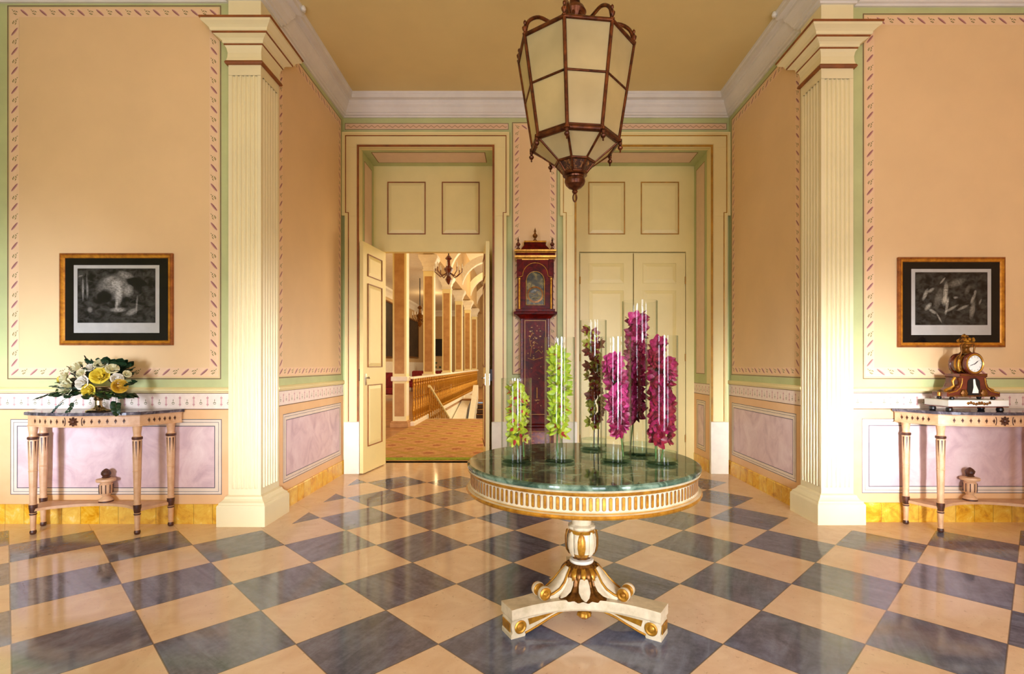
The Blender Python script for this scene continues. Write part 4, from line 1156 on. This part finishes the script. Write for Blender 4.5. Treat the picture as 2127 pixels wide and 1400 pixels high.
# ================================================================ mantel clock on the right console
def mantel():
    x0, y0, z0 = 3.605, 4.21, .978
    t = thing('mantel_clock', 'ornate wood and gilt mantel clock with white dial on a marble slab', 'clock', (x0, y0, z0), 0); t.scale = (1.06, 1.06, 1.2)
    for sx in (-.19, .19):
        for sy in (-.08, .08):
            b = B(Matrix.Translation((sx, sy, 0))); b.lathe([(.018, 0), (.024, .008), (.022, .022), (.016, .03)], 'black', 16); b.go('slab_foot', t)
    b = B(); b.box(-.225, .225, -.115, .115, .03, .036, 'mahogany'); b.box(-.225, .225, -.115, .115, .036, .078, 'enamel', .004); sl = b.go('marble_slab', t)
    b = B(); 
    for k in range(9):
        x = -.08+.16*k/8; b.X = Matrix.Translation((x, -.116, .057+.005*math.sin(k*1.7))) @ Matrix.Rotation(PI/2, 4, 'X'); b.lathe([(.009, 0), (.010, .003), (.005, .007), (0, .008)], 'dark_gilt', 10)
    b.X = Matrix(); b.tube([(-.09, -.117, .057), (0, -.119, .05), (.09, -.117, .057)], .003, 'dark_gilt', 6); b.go('slab_mount', sl)
    for sx in (-.155, .155):
        for sy in (-.06, .06):
            b = B(Matrix.Translation((sx, sy, .078))); b.lathe([(.012, 0), (.017, .006), (.016, .014), (.010, .02)], 'black', 14); b.go('case_foot', t)
    # waisted case, profile in x-z
    X = Matrix.Translation((0, .07, 0)) @ Matrix.Rotation(PI/2, 4, 'X')
    prof = [(-.20, .098), (-.20, .128), (-.185, .130), (-.14, .140), (-.115, .160), (-.10, .19), (-.094, .225), (-.105, .232), (-.105, .252), (.105, .252), (.105, .232), (.094, .225), (.10, .19), (.115, .160), (.14, .140), (.185, .130), (.20, .128), (.20, .098)]
    b = B(X); b.prism(prof, 0, .14, 'mahogany'); cs = b.go('case', t)
    b = B(); y = -.0715
    b.tube([(-.085, y, .222), (-.088, y, .19), (-.10, y, .158), (-.13, y, .135), (-.19, y, .122)], .004, 'gilt', 6); b.tube([(.085, y, .222), (.088, y, .19), (.10, y, .158), (.13, y, .135), (.19, y, .122)], .004, 'gilt', 6)
    b.tube([(-.19, y, .104), (.19, y, .104)], .0035, 'dark_gilt', 6); b.tube([(-.10, y, .242), (.10, y, .242)], .004, 'dark_gilt', 6)
    for s_ in (-1, 1):
        b.X = Matrix.Translation((s_*.075, y, .122)) @ Matrix.Rotation(PI/2, 4, 'X'); b.lathe([(.026, 0), (.024, .008), (.012, .014), (0, .016)], 'dark_gilt', 18, wob=lambda a, z: .12*math.cos(6*a)); b.X = Matrix()
        b.X = Matrix.Translation((s_*.203, 0, .113)); b.lathe([(0, -.016), (.012, -.012), (.012, .012), (0, .016)], 'gilt', 10); b.X = Matrix()
        b.tube([(s_*.107, -.03, .225), (s_*.125, -.03, .20), (s_*.115, -.03, .17), (s_*.15, -.03, .150), (s_*.185, -.03, .138)], .010, 'gilt', 8)
    b.go('gilt_mounts', cs)
    b = B(); y = -.073
    P = [(-.045, .205), (-.05, .15), (-.042, .108), (.042, .108), (.05, .15), (.045, .205), (.02, .222), (-.02, .222)]
    b.add([(x, y, z) for x, z in P], [list(range(8))], 'black'); wn = b.go('pendulum_window', cs)
    b = B(); P = [(-.006, .215), (.008, .215), (.014, .18), (.034, .14), (.034, .122), (-.014, .122), (-.004, .16)]
    b.add([(x, y-.002, z) for x, z in P], [list(range(7))], 'enamel'); b.go('pendulum_plate', wn)
    # drum
    D = Matrix.Translation((0, 0, .318)) @ Matrix.Rotation(PI/2, 4, 'X')
    b = B(D); b.lathe([(0, -.085), (.062, -.085), (.070, -.078), (.072, -.06), (.066, -.055), (.066, .05), (.072, .056), (.076, .066), (.074, .078), (.066, .084), (.058, .080)], 'mahogany', 48, cap=False); dr = b.go('drum', t)
    b = B(D); b.lathe([(.060, .078), (.066, .085), (.062, .090), (.055, .086)], 'gilt', 48, cap=False); b.lathe([(.0665, -.03), (.068, -.02), (.0665, -.01)], 'gilt', 40, cap=False); b.lathe([(.0665, .015), (.068, .025), (.0665, .035)], 'gilt', 40, cap=False); b.go('bezel', dr)
    b = B(D); b.lathe([(0, .070), (.056, .070), (.056, .078), (.040, .0805), (0, .082)], 'enamel', 48); di = b.go('dial', dr)
    b = B(D)
    for k in range(12):
        a = 2*PI*k/12; c, s_ = math.cos(a), math.sin(a)
        b.tube([(c*.042, s_*.042, .082), (c*.050, s_*.050, .0812)], .0012, 'black', 4)
    b.go('hour_marks', di)
    def hand(a, L, w): 
        b = B(D @ Matrix.Rotation(a, 4, 'Z')); b.add([(-.008, -w, .085), (L*.6, -w*1.6, .085), (L, 0, .085), (L*.6, w*1.6, .085), (-.008, w, .085), (-.008, -w, .083), (L*.6, -w*1.6, .083), (L, 0, .083), (L*.6, w*1.6, .083), (-.008, w, .083)], [[0, 1, 2, 3, 4], [9, 8, 7, 6, 5], [0, 5, 6, 1], [1, 6, 7, 2], [2, 7, 8, 3], [3, 8, 9, 4], [4, 9, 5, 0]], 'black'); b.go('clock_hand', di)
    hand(math.radians(38), .034, .0016); hand(math.radians(200), .044, .0012)
    b = B(Matrix.Translation((0, 0, .392)))
    b.lathe([(.045, -.006), (.032, .006), (.024, .016), (.022, .03), (.034, .042), (.036, .052), (.028, .058)], 'dark_gilt', 24, wob=lambda a, z: .08*math.cos(6*a))
    cr = b.go('crest_urn', t)
    b = B(); q = random.Random(3)
    for k in range(34):
        a = q.uniform(0, 2*PI); rr_ = .046*math.sqrt(q.random()); z = .452+q.uniform(.0, .062)*(1-rr_*14)+.012
        b.X = Matrix.Translation((rr_*math.cos(a), rr_*math.sin(a), z)); s_ = q.uniform(.008, .013)
        b.lathe([(0, -s_), (s_*.8, -s_*.5), (s_, 0), (s_*.8, s_*.5), (0, s_)], 'gilt' if k % 3 else 'dark_gilt', 8, wob=lambda a, z: .15*math.cos(5*a))
    b.X = Matrix()
    for s_ in (-1, 1):
        b.tube([(s_*.02, -.02, .445), (s_*.045, -.02, .45), (s_*.052, -.02, .43), (s_*.046, -.02, .40), (s_*.058, -.02, .37), (s_*.074, -.02, .345)], .006, 'dark_gilt', 8)
        b.tube([(s_*.074, -.03, .345), (s_*.082, -.03, .32), (s_*.080, -.03, .29), (s_*.068, -.03, .27)], .008, 'gilt', 8)
    b.go('crest_flowers', cr)
mantel()

# ================================================================ longcase clock
def longcase():
    x0, yw = .155, YB-.04
    t = thing('longcase_clock', 'tall red lacquer longcase clock between the two doorways', 'clock', (x0, yw, 0))
    L = 'lacquer'
    b = B(); b.box(-.235, .235, -.255, 0, 0, .10, L, .006); b.box(-.22, .22, -.245, 0, .10, .60, L, .004)
    b.sweep([(-.22, 0), (-.22, -.245), (.22, -.245), (.22, 0)], [(0, .60), (0, .615), (-.02, .63), (-.03, .65), (-.035, .66)], L, side=-1) if False else b.box(-.205, .205, -.23, 0, .60, .64, L, .01)
    base = b.go('clock_base', t)
    b = B(); Xf = lambda y: Face(b, 'y', y, -1)
    g = Xf(-.245); g.line(-.18, .18, .15, .56, .008, 'gold_line', .002); g.rect(-.165, .165, .165, .545, 'lacquer_gold', .001); b.go('base_lacquer_panel', base)
    b = B(); b.box(-.178, .178, -.205, 0, .64, 1.935, L, .004); tr = b.go('trunk', t)
    b = B(); b.box(-.140, .140, -.222, -.205, .74, 1.90, L, .004); g = Face(b, 'y', -.222, -1)
    g.line(-.128, .128, .755, 1.885, .007, 'gold_line', .002); dr = b.go('trunk_door', tr)
    b = B(); g = Face(b, 'y', -.2225, -1); g.rect(-.118, .118, .765, 1.875, L, .001)
    q = random.Random(12)
    def blob(cx, cz, rx, rz, m='gold_line', n=9, jag=.35, d=.003):
        P = [(cx+rx*math.cos(2*PI*k/n)*(1+q.uniform(-jag, jag)), cz+rz*math.sin(2*PI*k/n)*(1+q.uniform(-jag, jag))) for k in range(n)]
        b.add([(x, -.2225-d, z) for x, z in P], [list(range(n))], m)
    for k in range(26):
        b_x = q.uniform(-.09, .09); b_z = q.uniform(1.42, 1.82); blob(b_x, b_z, q.uniform(.004, .014), q.uniform(.003, .009))
    b.tube([(-.06, -.226, 1.45), (-.045, -.226, 1.56), (-.07, -.226, 1.66), (-.03, -.226, 1.74)], .003, 'gold_line', 5); b.tube([(-.045, -.226, 1.56), (0, -.226, 1.62), (.03, -.226, 1.6)], .0025, 'gold_line', 5)
    b.tube([(-.09, -.226, 1.43), (-.02, -.226, 1.41), (.09, -.226, 1.44)], .004, 'gold_line', 5); b.tube([(.0, -.226, 1.50), (.04, -.226, 1.53), (.075, -.226, 1.49), (.09, -.226, 1.52)], .004, 'gold_line', 5)
    for k in range(8): blob(q.uniform(-.08, .08), q.uniform(.85, 1.33), .007, .006)
    b.tube([(.02, -.226, .95), (.02, -.226, 1.08)], .006, 'gold_line', 6); blob(.02, .93, .03, .006)
    b.go('lacquer_scene', dr)
    b = B(); g = Face(b, 'y', -.205, -1)
    for s_ in (-1, 1): g.rect(s_*.160-.005, s_*.160+.005, .70, 1.92, 'lacquer_gold', .001)
    b.go('trunk_gilding', tr)
    # hood
    b = B()
    b.sweep([(-.178, 0), (-.178, -.205), (.178, -.205), (.178, 0)], [(0, 1.905), (.01, 1.91), (.02, 1.925), (.05, 1.945), (.078, 1.955), (.082, 1.975), (.07, 1.985), (0, 1.988)], 'lacquer', side=1)
    b.box(-.235, .235, -.245, 0, 1.985, 2.02, L, .004)
    hood_m = b.go('hood_moulding', t)
    b = B()
    b.box(-.215, -.14, -.215, 0, 2.02, 2.62, L); b.box(.14, .215, -.215, 0, 2.02, 2.62, L); b.box(-.14, .14, -.16, 0, 2.02, 2.62, L)
    hd = b.go('hood', t)
    # arched door: slab with arch cut
    def arch(w, z0, z1, r, n=18):
        return [(-w, z0), (-w, z1)]+[(-r*math.cos(PI*k/n), z1+r*math.sin(PI*k/n)) for k in range(0, n+1)]+[(w, z1), (w, z0)]
    b = B()
    outer = [(-.14, 2.02), (-.14, 2.62), (.14, 2.62), (.14, 2.02)]
    A = arch(.118, 2.06, 2.36, .115)
    # ring between rectangle (taller) and arch, drawn as strips
    ys = -.232
    pts = A; n = len(pts); vs = []; fs = []
    for (x, z) in pts:
        if z <= 2.06+1e-6: ox, oz = (-.155 if x < 0 else .155), 2.02
        elif abs(abs(x)-.118) < 1e-6 or z <= 2.361: ox, oz = (-.155 if x < 0 else .155), z
        else:
            s_ = max(abs(x)/.155, (z-2.36)/.26); ox, oz = x/s_, 2.36+(z-2.36)/s_
        vs += [(x, ys, z), (ox, ys, oz)]
    for k in range(n-1): fs.append([2*k, 2*k+1, 2*k+3, 2*k+2])
    fs.append([0, 2*(n-1), 2*(n-1)+1, 1]); b.add(vs, fs, L); b.add([(v[0], -.16, v[2]) for v in vs[::2]]+[v for v in vs[::2]], [[k, k+1, n+k+1, n+k] for k in range(n-1)], 'lacquer_gold')
    b.box(-.225, .225, -.231, -.16, 2.605, 2.63, L)
    for s_ in (-1, 1): b.box(min(s_*.155, s_*.14), max(s_*.155, s_*.14), -.231, -.16, 2.02, 2.61, L)
    hdoor = b.go('hood_door', hd)
    b = B(); A2 = arch(.110, 2.068, 2.36, .107)
    b.tube([(x, -.235, z) for x, z in A2]+[(A2[0][0], -.235, A2[0][1])], .004, 'gilt', 5)
    b.tube([(-.20, -.237, 2.40), (-.165, -.237, 2.405)]+[(-.15*math.cos(PI*k/16), -.237, 2.42+.15*math.sin(PI*k/16)) for k in range(17)]+[(.165, -.237, 2.405), (.20, -.237, 2.40)], .004, 'gilt', 5)
    b.go('arch_moulding', hdoor)
    b = B(); A3 = arch(.116, 2.06, 2.36, .114); b.add([(x, -.165, z) for x, z in A3], [list(range(len(A3)))], 'dial_paint'); dl = b.go('painted_dial', hd)
    b = B(Matrix.Translation((0, -.167, 2.20)) @ Matrix.Rotation(PI/2, 4, 'X')); b.lathe([(.080, 0), (.084, .004), (.080, .006), (.100, .004)], 'dark_gilt', 40, cap=False); b.lathe([(0, 0), (.06, .003), (.06, .002)], 'dial_paint', 30)
    b.tube([(0, 0, .008), (.03, .045, .008)], .002, 'gilt', 5); b.tube([(0, 0, .008), (-.06, .02, .008)], .0018, 'gilt', 5); b.go('chapter_ring', dl)
    for s_ in (-1, 1):
        b = B(Matrix.Translation((s_*.19, -.222, 0))); b.lathe([(.016, 2.02), (.016, 2.035, 'gilt'), (.012, 2.045), (.0135, 2.10), (.0115, 2.36), (.016, 2.372), (.018, 2.39)], 'gilt', 16); b.go('hood_column', hd)
    for s_ in (-1, 1):
        b = B(); b.box(min(s_*.222, s_*.158), max(s_*.222, s_*.158), -.236, -.16, 2.395, 2.62, L); b.go('frieze_block', hd)
    b = B(); pth = [(-.215, 0), (-.215, -.225), (.215, -.225), (.215, 0)]
    b.sweep(pth, [(0, 2.60), (.008, 2.605), (.012, 2.62, 'gilt'), (.03, 2.635, 'gilt'), (.034, 2.655, 'gilt'), (.02, 2.66), (.018, 2.69), (.022, 2.70, 'gilt'), (.034, 2.708, 'gilt'), (.036, 2.725, 'gilt'), (.02, 2.732), (0, 2.735)], L, side=1)
    b.box(-.216, .216, -.226, 0, 2.60, 2.735, L)
    top = b.go('hood_cornice', t)
    b = B()
    def fr(w0, d0, z0, w1, d1, z1, m=L):
        vs = [(-w0, -d0, z0), (w0, -d0, z0), (w0, 0, z0), (-w0, 0, z0), (-w1, -d1, z1), (w1, -d1, z1), (w1, 0, z1), (-w1, 0, z1)]
        b.add(vs, [[0, 1, 5, 4], [1, 2, 6, 5], [2, 3, 7, 6], [3, 0, 4, 7], [4, 5, 6, 7]], m)
    fr(.175, .21, 2.735, .155, .19, 2.765); fr(.155, .19, 2.765, .125, .17, 2.80); fr(.125, .17, 2.80, .12, .165, 2.832); fr(.135, .175, 2.832, .135, .175, 2.85, 'gilt')
    b.go('caddy_top', top)
    for sx, z, s_ in ((-.205, 2.735, 1), (.205, 2.735, 1), (0, 2.85, 1.15)):
        b = B(Matrix.Translation((sx, -.19 if sx else -.10, z)) @ Matrix.Scale(s_, 4)); b.lathe([(.022, 0), (.022, .02), (.010, .03), (.012, .04), (.026, .06), (.026, .075), (.012, .09), (.008, .10), (.013, .112), (.004, .14), (0, .155)], 'dark_gilt' if sx == 0 else 'mahogany', 14); b.go('finial', top)
longcase()

# small fittings on the cornice
for x, y, s in ((XL+.205, 4.80, 'left'), (XR-.205, 4.88, 'right')):
    b = B(Matrix.Translation((x, y, ZT-.03))); b.lathe([(0, -.022), (.018, -.018), (.024, 0), (.018, .020), (.01, .03)], 'enamel', 16)
    tag(b.go('ceiling_sensor'), 'small white sensor on the %s cornice near the ceiling' % s, 'sensor')

# ================================================================ the stair hall beyond the open door
HX0, HX1, HY1 = -6.0, 1.3, 32.0
b = B()
b.box(-6.3, -2.45, YP+.1, HY1+.2, -.12, 0, 'parquet'); b.box(-2.45, HX1+.2, YP+.1, 13.0, -.12, 0, 'parquet'); b.box(-2.45, HX1+.2, 20.5, HY1+.2, -.12, 0, 'parquet')
b.box(-2.45, HX1+.2, 12.9, 13.0, -.5, 0, 'off_white'); struct(b.go('floor_hall'))
b = B(); b.box(-2.45, .9, 7.5, 12.86, 0, .012, 'carpet'); b.box(-2.45, .9, 7.36, 7.5, 0, .012, 'carpet_green'); b.box(-2.45, .9, 12.86, 12.9, 0, .012, 'off_white')
tag(b.go('hall_carpet'), 'tan plaid hall carpet with a green edge beyond the open door', 'carpet')
b = B(); b.box(HX0-.2, HX0, YP+.1, HY1, 0, 4.7, 'hall_wall'); f = Face(b, 'x', HX0, 1); f.rect(YP+.2, HY1, 0, 1.5, 'off_white', .01); struct(b.go('wall_hall_left'))
b = B(); b.box(HX0-.2, HX1+.2, HY1, HY1+.2, 0, 6.4, 'hall_wall'); struct(b.go('wall_hall_end'))
b = B(); b.box(HX1, HX1+.2, YP+.1, HY1, -3, 6.4, 'hall_wall'); struct(b.go('wall_hall_right'))
b = B(); b.box(HX0-.2, -2.8, YP+.1, HY1, 4.7, 4.85, 'off_white'); b.box(-2.8, HX1+.2, YP+.1, HY1, 6.3, 6.4, 'off_white'); b.box(-2.8, -2.5, YP+.1, HY1, 4.5, 6.3, 'hall_wall')
b.box(-8.0, HX1+.2, YP+.06, YP+.1, ZT, 6.4, 'hall_wall')
struct(b.go('ceiling_hall'))
b = B(); b.sweep([(HX0, YP+.1), (HX0, HY1), (-2.8, HY1)], [(0, 4.35), (.03, 4.35), (.06, 4.45), (.12, 4.55), (.2, 4.62), (.22, 4.7)], 'off_white'); struct(b.go('trim_30'))
colproto = None
CY_ = [11.3+3.45*k for k in range(6)]
names = ['nearest', 'second', 'third', 'fourth', 'fifth', 'farthest']
for k, yy in enumerate(CY_):
    if colproto is None:
        t = thing('hall_column', '', 'column')
        b = B(); h = .145
        b.box(-h, h, -h, h, .12, 4.0, 'cream', .004)
        b.box(-h-.05, h+.05, -h-.05, h+.05, 0, .10, 'hall_column_panel', .01); b.box(-h-.03, h+.03, -h-.03, h+.03, .10, .14, 'hall_column_panel', .008)
        b.box(-h-.03, h+.03, -h-.03, h+.03, 1.0, 1.10, 'off_white', .01); b.go('column_shaft', t)
        b = B()
        for z0, z1 in ((.24, .95), (1.16, 3.85)):
            b.box(-h+.04, h-.04, -h-.006, -h+.01, z0, z1, 'hall_column_panel', .003); b.box(h-.01, h+.006, -h+.04, h-.04, z0, z1, 'off_white', .003); b.box(-h-.006, -h+.01, -h+.04, h-.04, z0, z1, 'hall_column_panel', .003)  # right side's sunlit look is put in by a paler panel colour
        b.go('column_panel', t)
        b = B(); b.sweep([(-h, -h), (h, -h), (h, h), (-h, h)], [(0, 4.0), (.02, 4.0), (.02, 4.04), (.005, 4.06), (.005, 4.12), (.03, 4.15), (.04, 4.22), (.09, 4.30), (.12, 4.36), (.12, 4.44), (0, 4.5)], 'off_white', closed=True); b.go('column_capital', t)
        colproto = t
    else: t = dup(colproto)
    t.location = (-2.65, yy, 0); t['label'] = '%s square panelled column along the stairwell beyond the open door' % names[k]; t['group'] = 'columns along the stairwell'
# arches across the corridor and along the columns
for k, yy in enumerate(CY_[1:]):
    b = B(); n = 18; r0, r1 = 1.22, 1.5; cx, cz = -2.65+1.22+.12, 4.45; vs = []; fs = []
    for i in range(n+1):
        a = PI-PI*i/n; c, s_ = math.cos(a), math.sin(a)
        for r in (r0, r1):
            for dy in (-.14, .14): vs.append((cx+r*c, yy+dy, cz+r*s_))
    for i in range(n):
        o_ = i*4; fs += [[o_, o_+4, o_+5, o_+1], [o_, o_+2, o_+6, o_+4], [o_+1, o_+5, o_+7, o_+3], [o_+2, o_+3, o_+7, o_+6]]
    b.add(vs, fs, 'off_white', False); struct(b.go('trim_%d' % (40+k)))
# railing along the stairwell
def rail_run():
    t = thing('stair_railing', 'gilt baluster railing running along the stairwell beyond the open door', 'railing', (-2.42, 0, 0))
    b = B(); b.box(-.045, .045, 11.35, 28, 1.04, 1.09, 'off_white', .01); b.go('handrail', t)
    b = B(); b.box(-.05, .05, 11.35, 28, 0, .10, 'off_white', .01); b.go('bottom_rail', t)
    b = B(); b.lathe([(.03, .10), (.03, .16), (.018, .18), (.034, .26), (.042, .34), (.03, .46), (.016, .56), (.016, .60), (.03, .62), (.016, .64), (.022, .78), (.03, .90), (.018, .94), (.03, .97), (.03, 1.045)], 'gilt', 12)
    o = b.go('baluster', t); o.location = (0, 11.55, 0)
    for k in range(1, 58): dup(o, t, (0, 11.55+.28*k, 0))
    return t
rail_run()
b = B(Matrix.Translation((-2.3, 0, 0))); pts = [(0, 12.95, .80), (0, 16.6, -.30)]
t = thing('stair_handrail', 'cream handrail sloping down into the stairwell beyond the door', 'handrail', (0, 0, 0))
b = B(); b.tube([(-2.33, 12.95, .82), (-2.33, 16.7, -.42)], .04, 'cream', 8); b.go('handrail', t)
b = B(); 
for k in range(12):
    y = 13.0+.32*k; z = .80-.32*k*.33; b.tube([(-2.33, y, z), (-2.33, y, z-.9)], .022, 'gilt', 6)
b.go('baluster', t)
b = B(); vs = [(-2.40, 16.2, -.75), (-2.40, 21.5, .10), (-2.40, 21.5, -.5), (-2.40, 16.2, -1.4), (-2.05, 16.2, -.75), (-2.05, 21.5, .10), (-2.05, 21.5, -.5), (-2.05, 16.2, -1.4)]
b.add(vs, [[0, 1, 5, 4], [0, 3, 2, 1], [4, 5, 6, 7], [0, 4, 7, 3], [3, 7, 6, 2], [1, 2, 6, 5]], 'off_white'); struct(b.go('trim_31'))
t = thing('staircase', 'dark flight of stairs with a white string in the stairwell beyond the door', 'staircase', (0, 0, 0))
b = B()
for k in range(14):
    y = 20.5-.30*k; z = -.17*k; b.box(-1.75, HX1-.02, y-.30, y, z-.6, z-.17, 'stair_dark'); b.box(-1.75, HX1-.02, y-.33, y, z-.20, z-.17, 'parquet')
b.go('flight', t)
b = B(); b.add([(-1.95, 20.6, .55), (-1.95, 15.8, -2.2), (-1.95, 15.8, -2.9), (-1.95, 20.6, -.15), (-1.75, 20.6, .55), (-1.75, 15.8, -2.2), (-1.75, 15.8, -2.9), (-1.75, 20.6, -.15)],
      [[0, 1, 2, 3], [4, 7, 6, 5], [0, 4, 5, 1], [1, 5, 6, 2], [2, 6, 7, 3], [3, 7, 4, 0]], 'off_white'); b.go('string_wall', t)
b = B(); b.box(-2.5, HX1+.2, 12.9, 20.6, -3.1, -3, 'parquet'); b.box(-2.55, -2.45, 12.9, 20.6, -3, -.12, 'off_white'); b.box(-2.5, HX1, 12.8, 12.9, -3, -.12, 'hall_wall'); struct(b.go('wall_stairwell'))
# pictures and furniture in the far hall
def dark_picture(x, y0, y1, z0, z1, lab):
    t = thing('large_painting', lab, 'painting', (x, (y0+y1)/2, (z0+z1)/2), 0, 'paintings on the far hall wall')
    w, h = (y1-y0)/2, (z1-z0)/2
    b = B(); b.box(.0, .06, -w, w, -h, h, 'dark_canvas'); b.go('canvas', t)
    b = B()
    for a in ((-w-.08, -w, -h-.08, h+.08), (w, w+.08, -h-.08, h+.08), (-w, w, -h-.08, -h), (-w, w, h, h+.08)): b.box(0, .09, *a, 'dark_gilt', .01)
    b.go('frame', t)
dark_picture(HX0+.012, 19.6, 23.6, 1.73, 4.1, 'large dark painting on the hall wall, nearer of the two')
dark_picture(HX0+.012, 26.6, 29.4, 1.80, 3.75, 'large dark painting on the hall wall, farther of the two')
b = B(); b.box(-5.36, -4.74, HY1-.08, HY1-.01, 1.9, 2.95, 'black', .01); tag(b.go('wall_screen'), 'black square picture on the end wall of the far hall', 'picture')
b = B(); b.box(-5.4, -4.7, HY1-.35, HY1-.01, 0, 1.1, 'off_white', .02); b.box(-5.25, -4.85, HY1-.36, HY1-.34, .1, 1.0, 'black'); tag(b.go('fireplace'), 'pale fireplace with black opening on the hall end wall', 'fireplace')
def armchair(x, y, lab, s=1.0):
    t = thing('armchair', lab, 'chair', (x, y, 0), 0, 'red seats in the far hall')
    b = B(); b.box(-.35*s, .35*s, -.32, .3, .2, .46, 'sofa_red', .05); b.go('seat', t)
    b = B(); b.box(-.35*s, .35*s, .22, .36, .4, 1.05, 'sofa_red', .05); b.go('backrest', t)
    for sx in (-1, 1):
        b = B(); b.box(min(sx*.35*s, sx*.46*s), max(sx*.35*s, sx*.46*s), -.32, .3, .2, .66, 'sofa_red', .04); b.go('armrest', t)
    for sx in (-.3*s, .3*s):
        for sy in (-.27, .25):
            b = B(); b.box(sx-.025, sx+.025, sy-.025, sy+.025, 0, .2, 'mahogany'); b.go('leg', t)
armchair(-5.15, 20.2, 'red armchair by the hall wall beside the open door leaf')
armchair(-5.0, 26.5, 'red sofa farther down the hall between the columns', 2.0)
armchair(-4.3, 28.6, 'small red seat at the far end of the hall', .9)
# bouquet on a far table
b = B(Matrix.Translation((-5.1, 28.8, 0))); b.lathe([(.25, 0), (.05, .05), (.05, .7), (.35, .72), (.35, .76), (0, .76)], 'mahogany', 20); tag(b.go('side_table'), 'small dark round table far down the hall', 'table')
b = B(Matrix.Translation((-5.1, 28.8, .76))); q = random.Random(9); b.lathe([(.08, 0), (.12, .1), (.07, .22), (.1, .26)], 'enamel', 14)
for k in range(26):
    X = Matrix.Translation((-5.1+q.gauss(0, .16), 28.8+q.gauss(0, .12), 1.22+q.gauss(0, .12))); b.X = X; b.lathe([(0, -.06), (.07, -.02), (.06, .04), (0, .06)], 'leaf_dark' if k % 3 else 'rose_white', 7)
b.X = Matrix(); tag(b.go('potted_flowers'), 'vase of dark foliage on the far hall table', 'plant')
def chand(x, y, ztop, zbody, lab, arms, r, mat):
    t = thing('hall_chandelier', lab, 'chandelier', (x, y, 0))
    b = B(); b.tube([(0, 0, ztop), (0, 0, zbody+.3)], .018, 'black', 6); b.go('rod', t)
    b = B(); b.lathe([(0, zbody-.35), (.04, zbody-.3), (.10, zbody-.2), (.05, zbody-.1), (.08, zbody), (.14, zbody+.1), (.05, zbody+.2), (.04, zbody+.35), (.1, zbody+.4), (.02, zbody+.5)], mat, 16); b.go('body', t)
    for k in range(arms):
        a = 2*PI*k/arms; c, s_ = math.cos(a), math.sin(a)
        b = B(); b.tube([(.05*c, .05*s_, zbody), (r*.6*c, r*.6*s_, zbody-.12), (r*c, r*s_, zbody+.02), (r*c, r*s_, zbody+.12)], .014, mat, 6); ar = b.go('arm', t)
        b = B(); b.lathe([(.025, zbody+.12), (.02, zbody+.22), (0, zbody+.28)], 'bulb' if False else 'enamel', 8, (r*c, r*s_, 0)); b.go('candle', ar)
chand(-3.96, 20, 4.7, 3.15, 'slender hanging light far down the hall, left of the second column', 6, .28, 'dark_gilt')
chand(-2.08, 14.6, 6.3, 3.95, 'dark ornate chandelier hanging in front of the corridor arches', 8, .38, 'mahogany')

# ================================================================ light
def area(name, loc, rot, sx, sy, power, col, spread=PI):
    l = bpy.data.lights.new(name, 'AREA'); l.shape = 'RECTANGLE'; l.size = sx; l.size_y = sy; l.energy = power; l.color = tuple(lin(col)); l.spread = spread
    o = bpy.data.objects.new(name, l); COL.objects.link(o); o.location = loc; o.rotation_euler = rot; return o
for k, (a, c) in enumerate(WIN):
    area('window_light_or_fill_beam', ((a+c)/2, YR-.14, (WZ0+WZ1)/2), (PI/2, 0, 0), c-a-.05, WZ1-WZ0-.05, (145, 100, 115)[k], (232, 238, 255))
d_ = Vector((2.85, 4.4, .85))-Vector((1.5, YR, 1.4))
for src, dst, sx_, pw, cl, sp in (((1.5, YR+.05, 1.4), (2.92, 4.4, .8), .5, 16, (246, 248, 255), 17), ((-3.3, YR+.05, 1.3), (-4.25, 4.4, 1.0), .6, 16, (222, 232, 255), 24),
                                  ((.75, YR+.05, 1.4), (-2.2, 5.7, .8), .4, 14, (240, 242, 255), 18), ((1.2, YR+.05, 1.2), (.5, 6.4, .5), .8, 16, (236, 240, 255), 34)):
    area('window_light_or_fill_beam', src, (Vector(dst)-Vector(src)).to_track_quat('-Z', 'Y').to_euler(), sx_, 1.3, pw, cl, math.radians(sp))  # added narrow beams just inside the windows, aimed to brighten chosen spots
# added warm fill points, unseen and without fixtures, plus the lantern bulb light
def lamp(loc, power, col, r=.25):
    l = bpy.data.lights.new('fill_or_bulb_light', 'POINT'); l.energy = power; l.color = tuple(lin(col)); l.shadow_soft_size = r
    o = bpy.data.objects.new('fill_or_bulb_light', l); COL.objects.link(o); o.location = loc
lamp((-1.6, .3, 3.7), 30, (255, 222, 166)); lamp((2.0, .3, 3.7), 30, (255, 224, 176))
lamp((.284, 2.8, 2.78), 3.2, (255, 210, 140), .05)
# stair hall
area('hall_window_daylight', (HX1-.05, 10.2, 2.6), (0, PI/2, 0), 3.0, 3.6, 170, (255, 226, 176))
area('hall_window_daylight', (HX1-.05, 17.5, 2.6), (0, PI/2, 0), 3.0, 6, 300, (255, 232, 190))
area('hall_window_daylight', (HX1-.05, 25.5, 2.6), (0, PI/2, 0), 3.0, 6, 200, (255, 236, 200))
lamp((-4.2, 14, 4.0), 40, (255, 214, 150)); lamp((-4.2, 24, 4.0), 40, (255, 214, 150)); lamp((-1.5, 24, 5.2), 40, (255, 220, 160))  # added hall fill points, unseen, with no fixture of their own
w = bpy.data.worlds.new('world'); SC.world = w; w.use_nodes = True
w.node_tree.nodes['Background'].inputs[0].default_value = (.75, .85, 1, 1); w.node_tree.nodes['Background'].inputs[1].default_value = .5
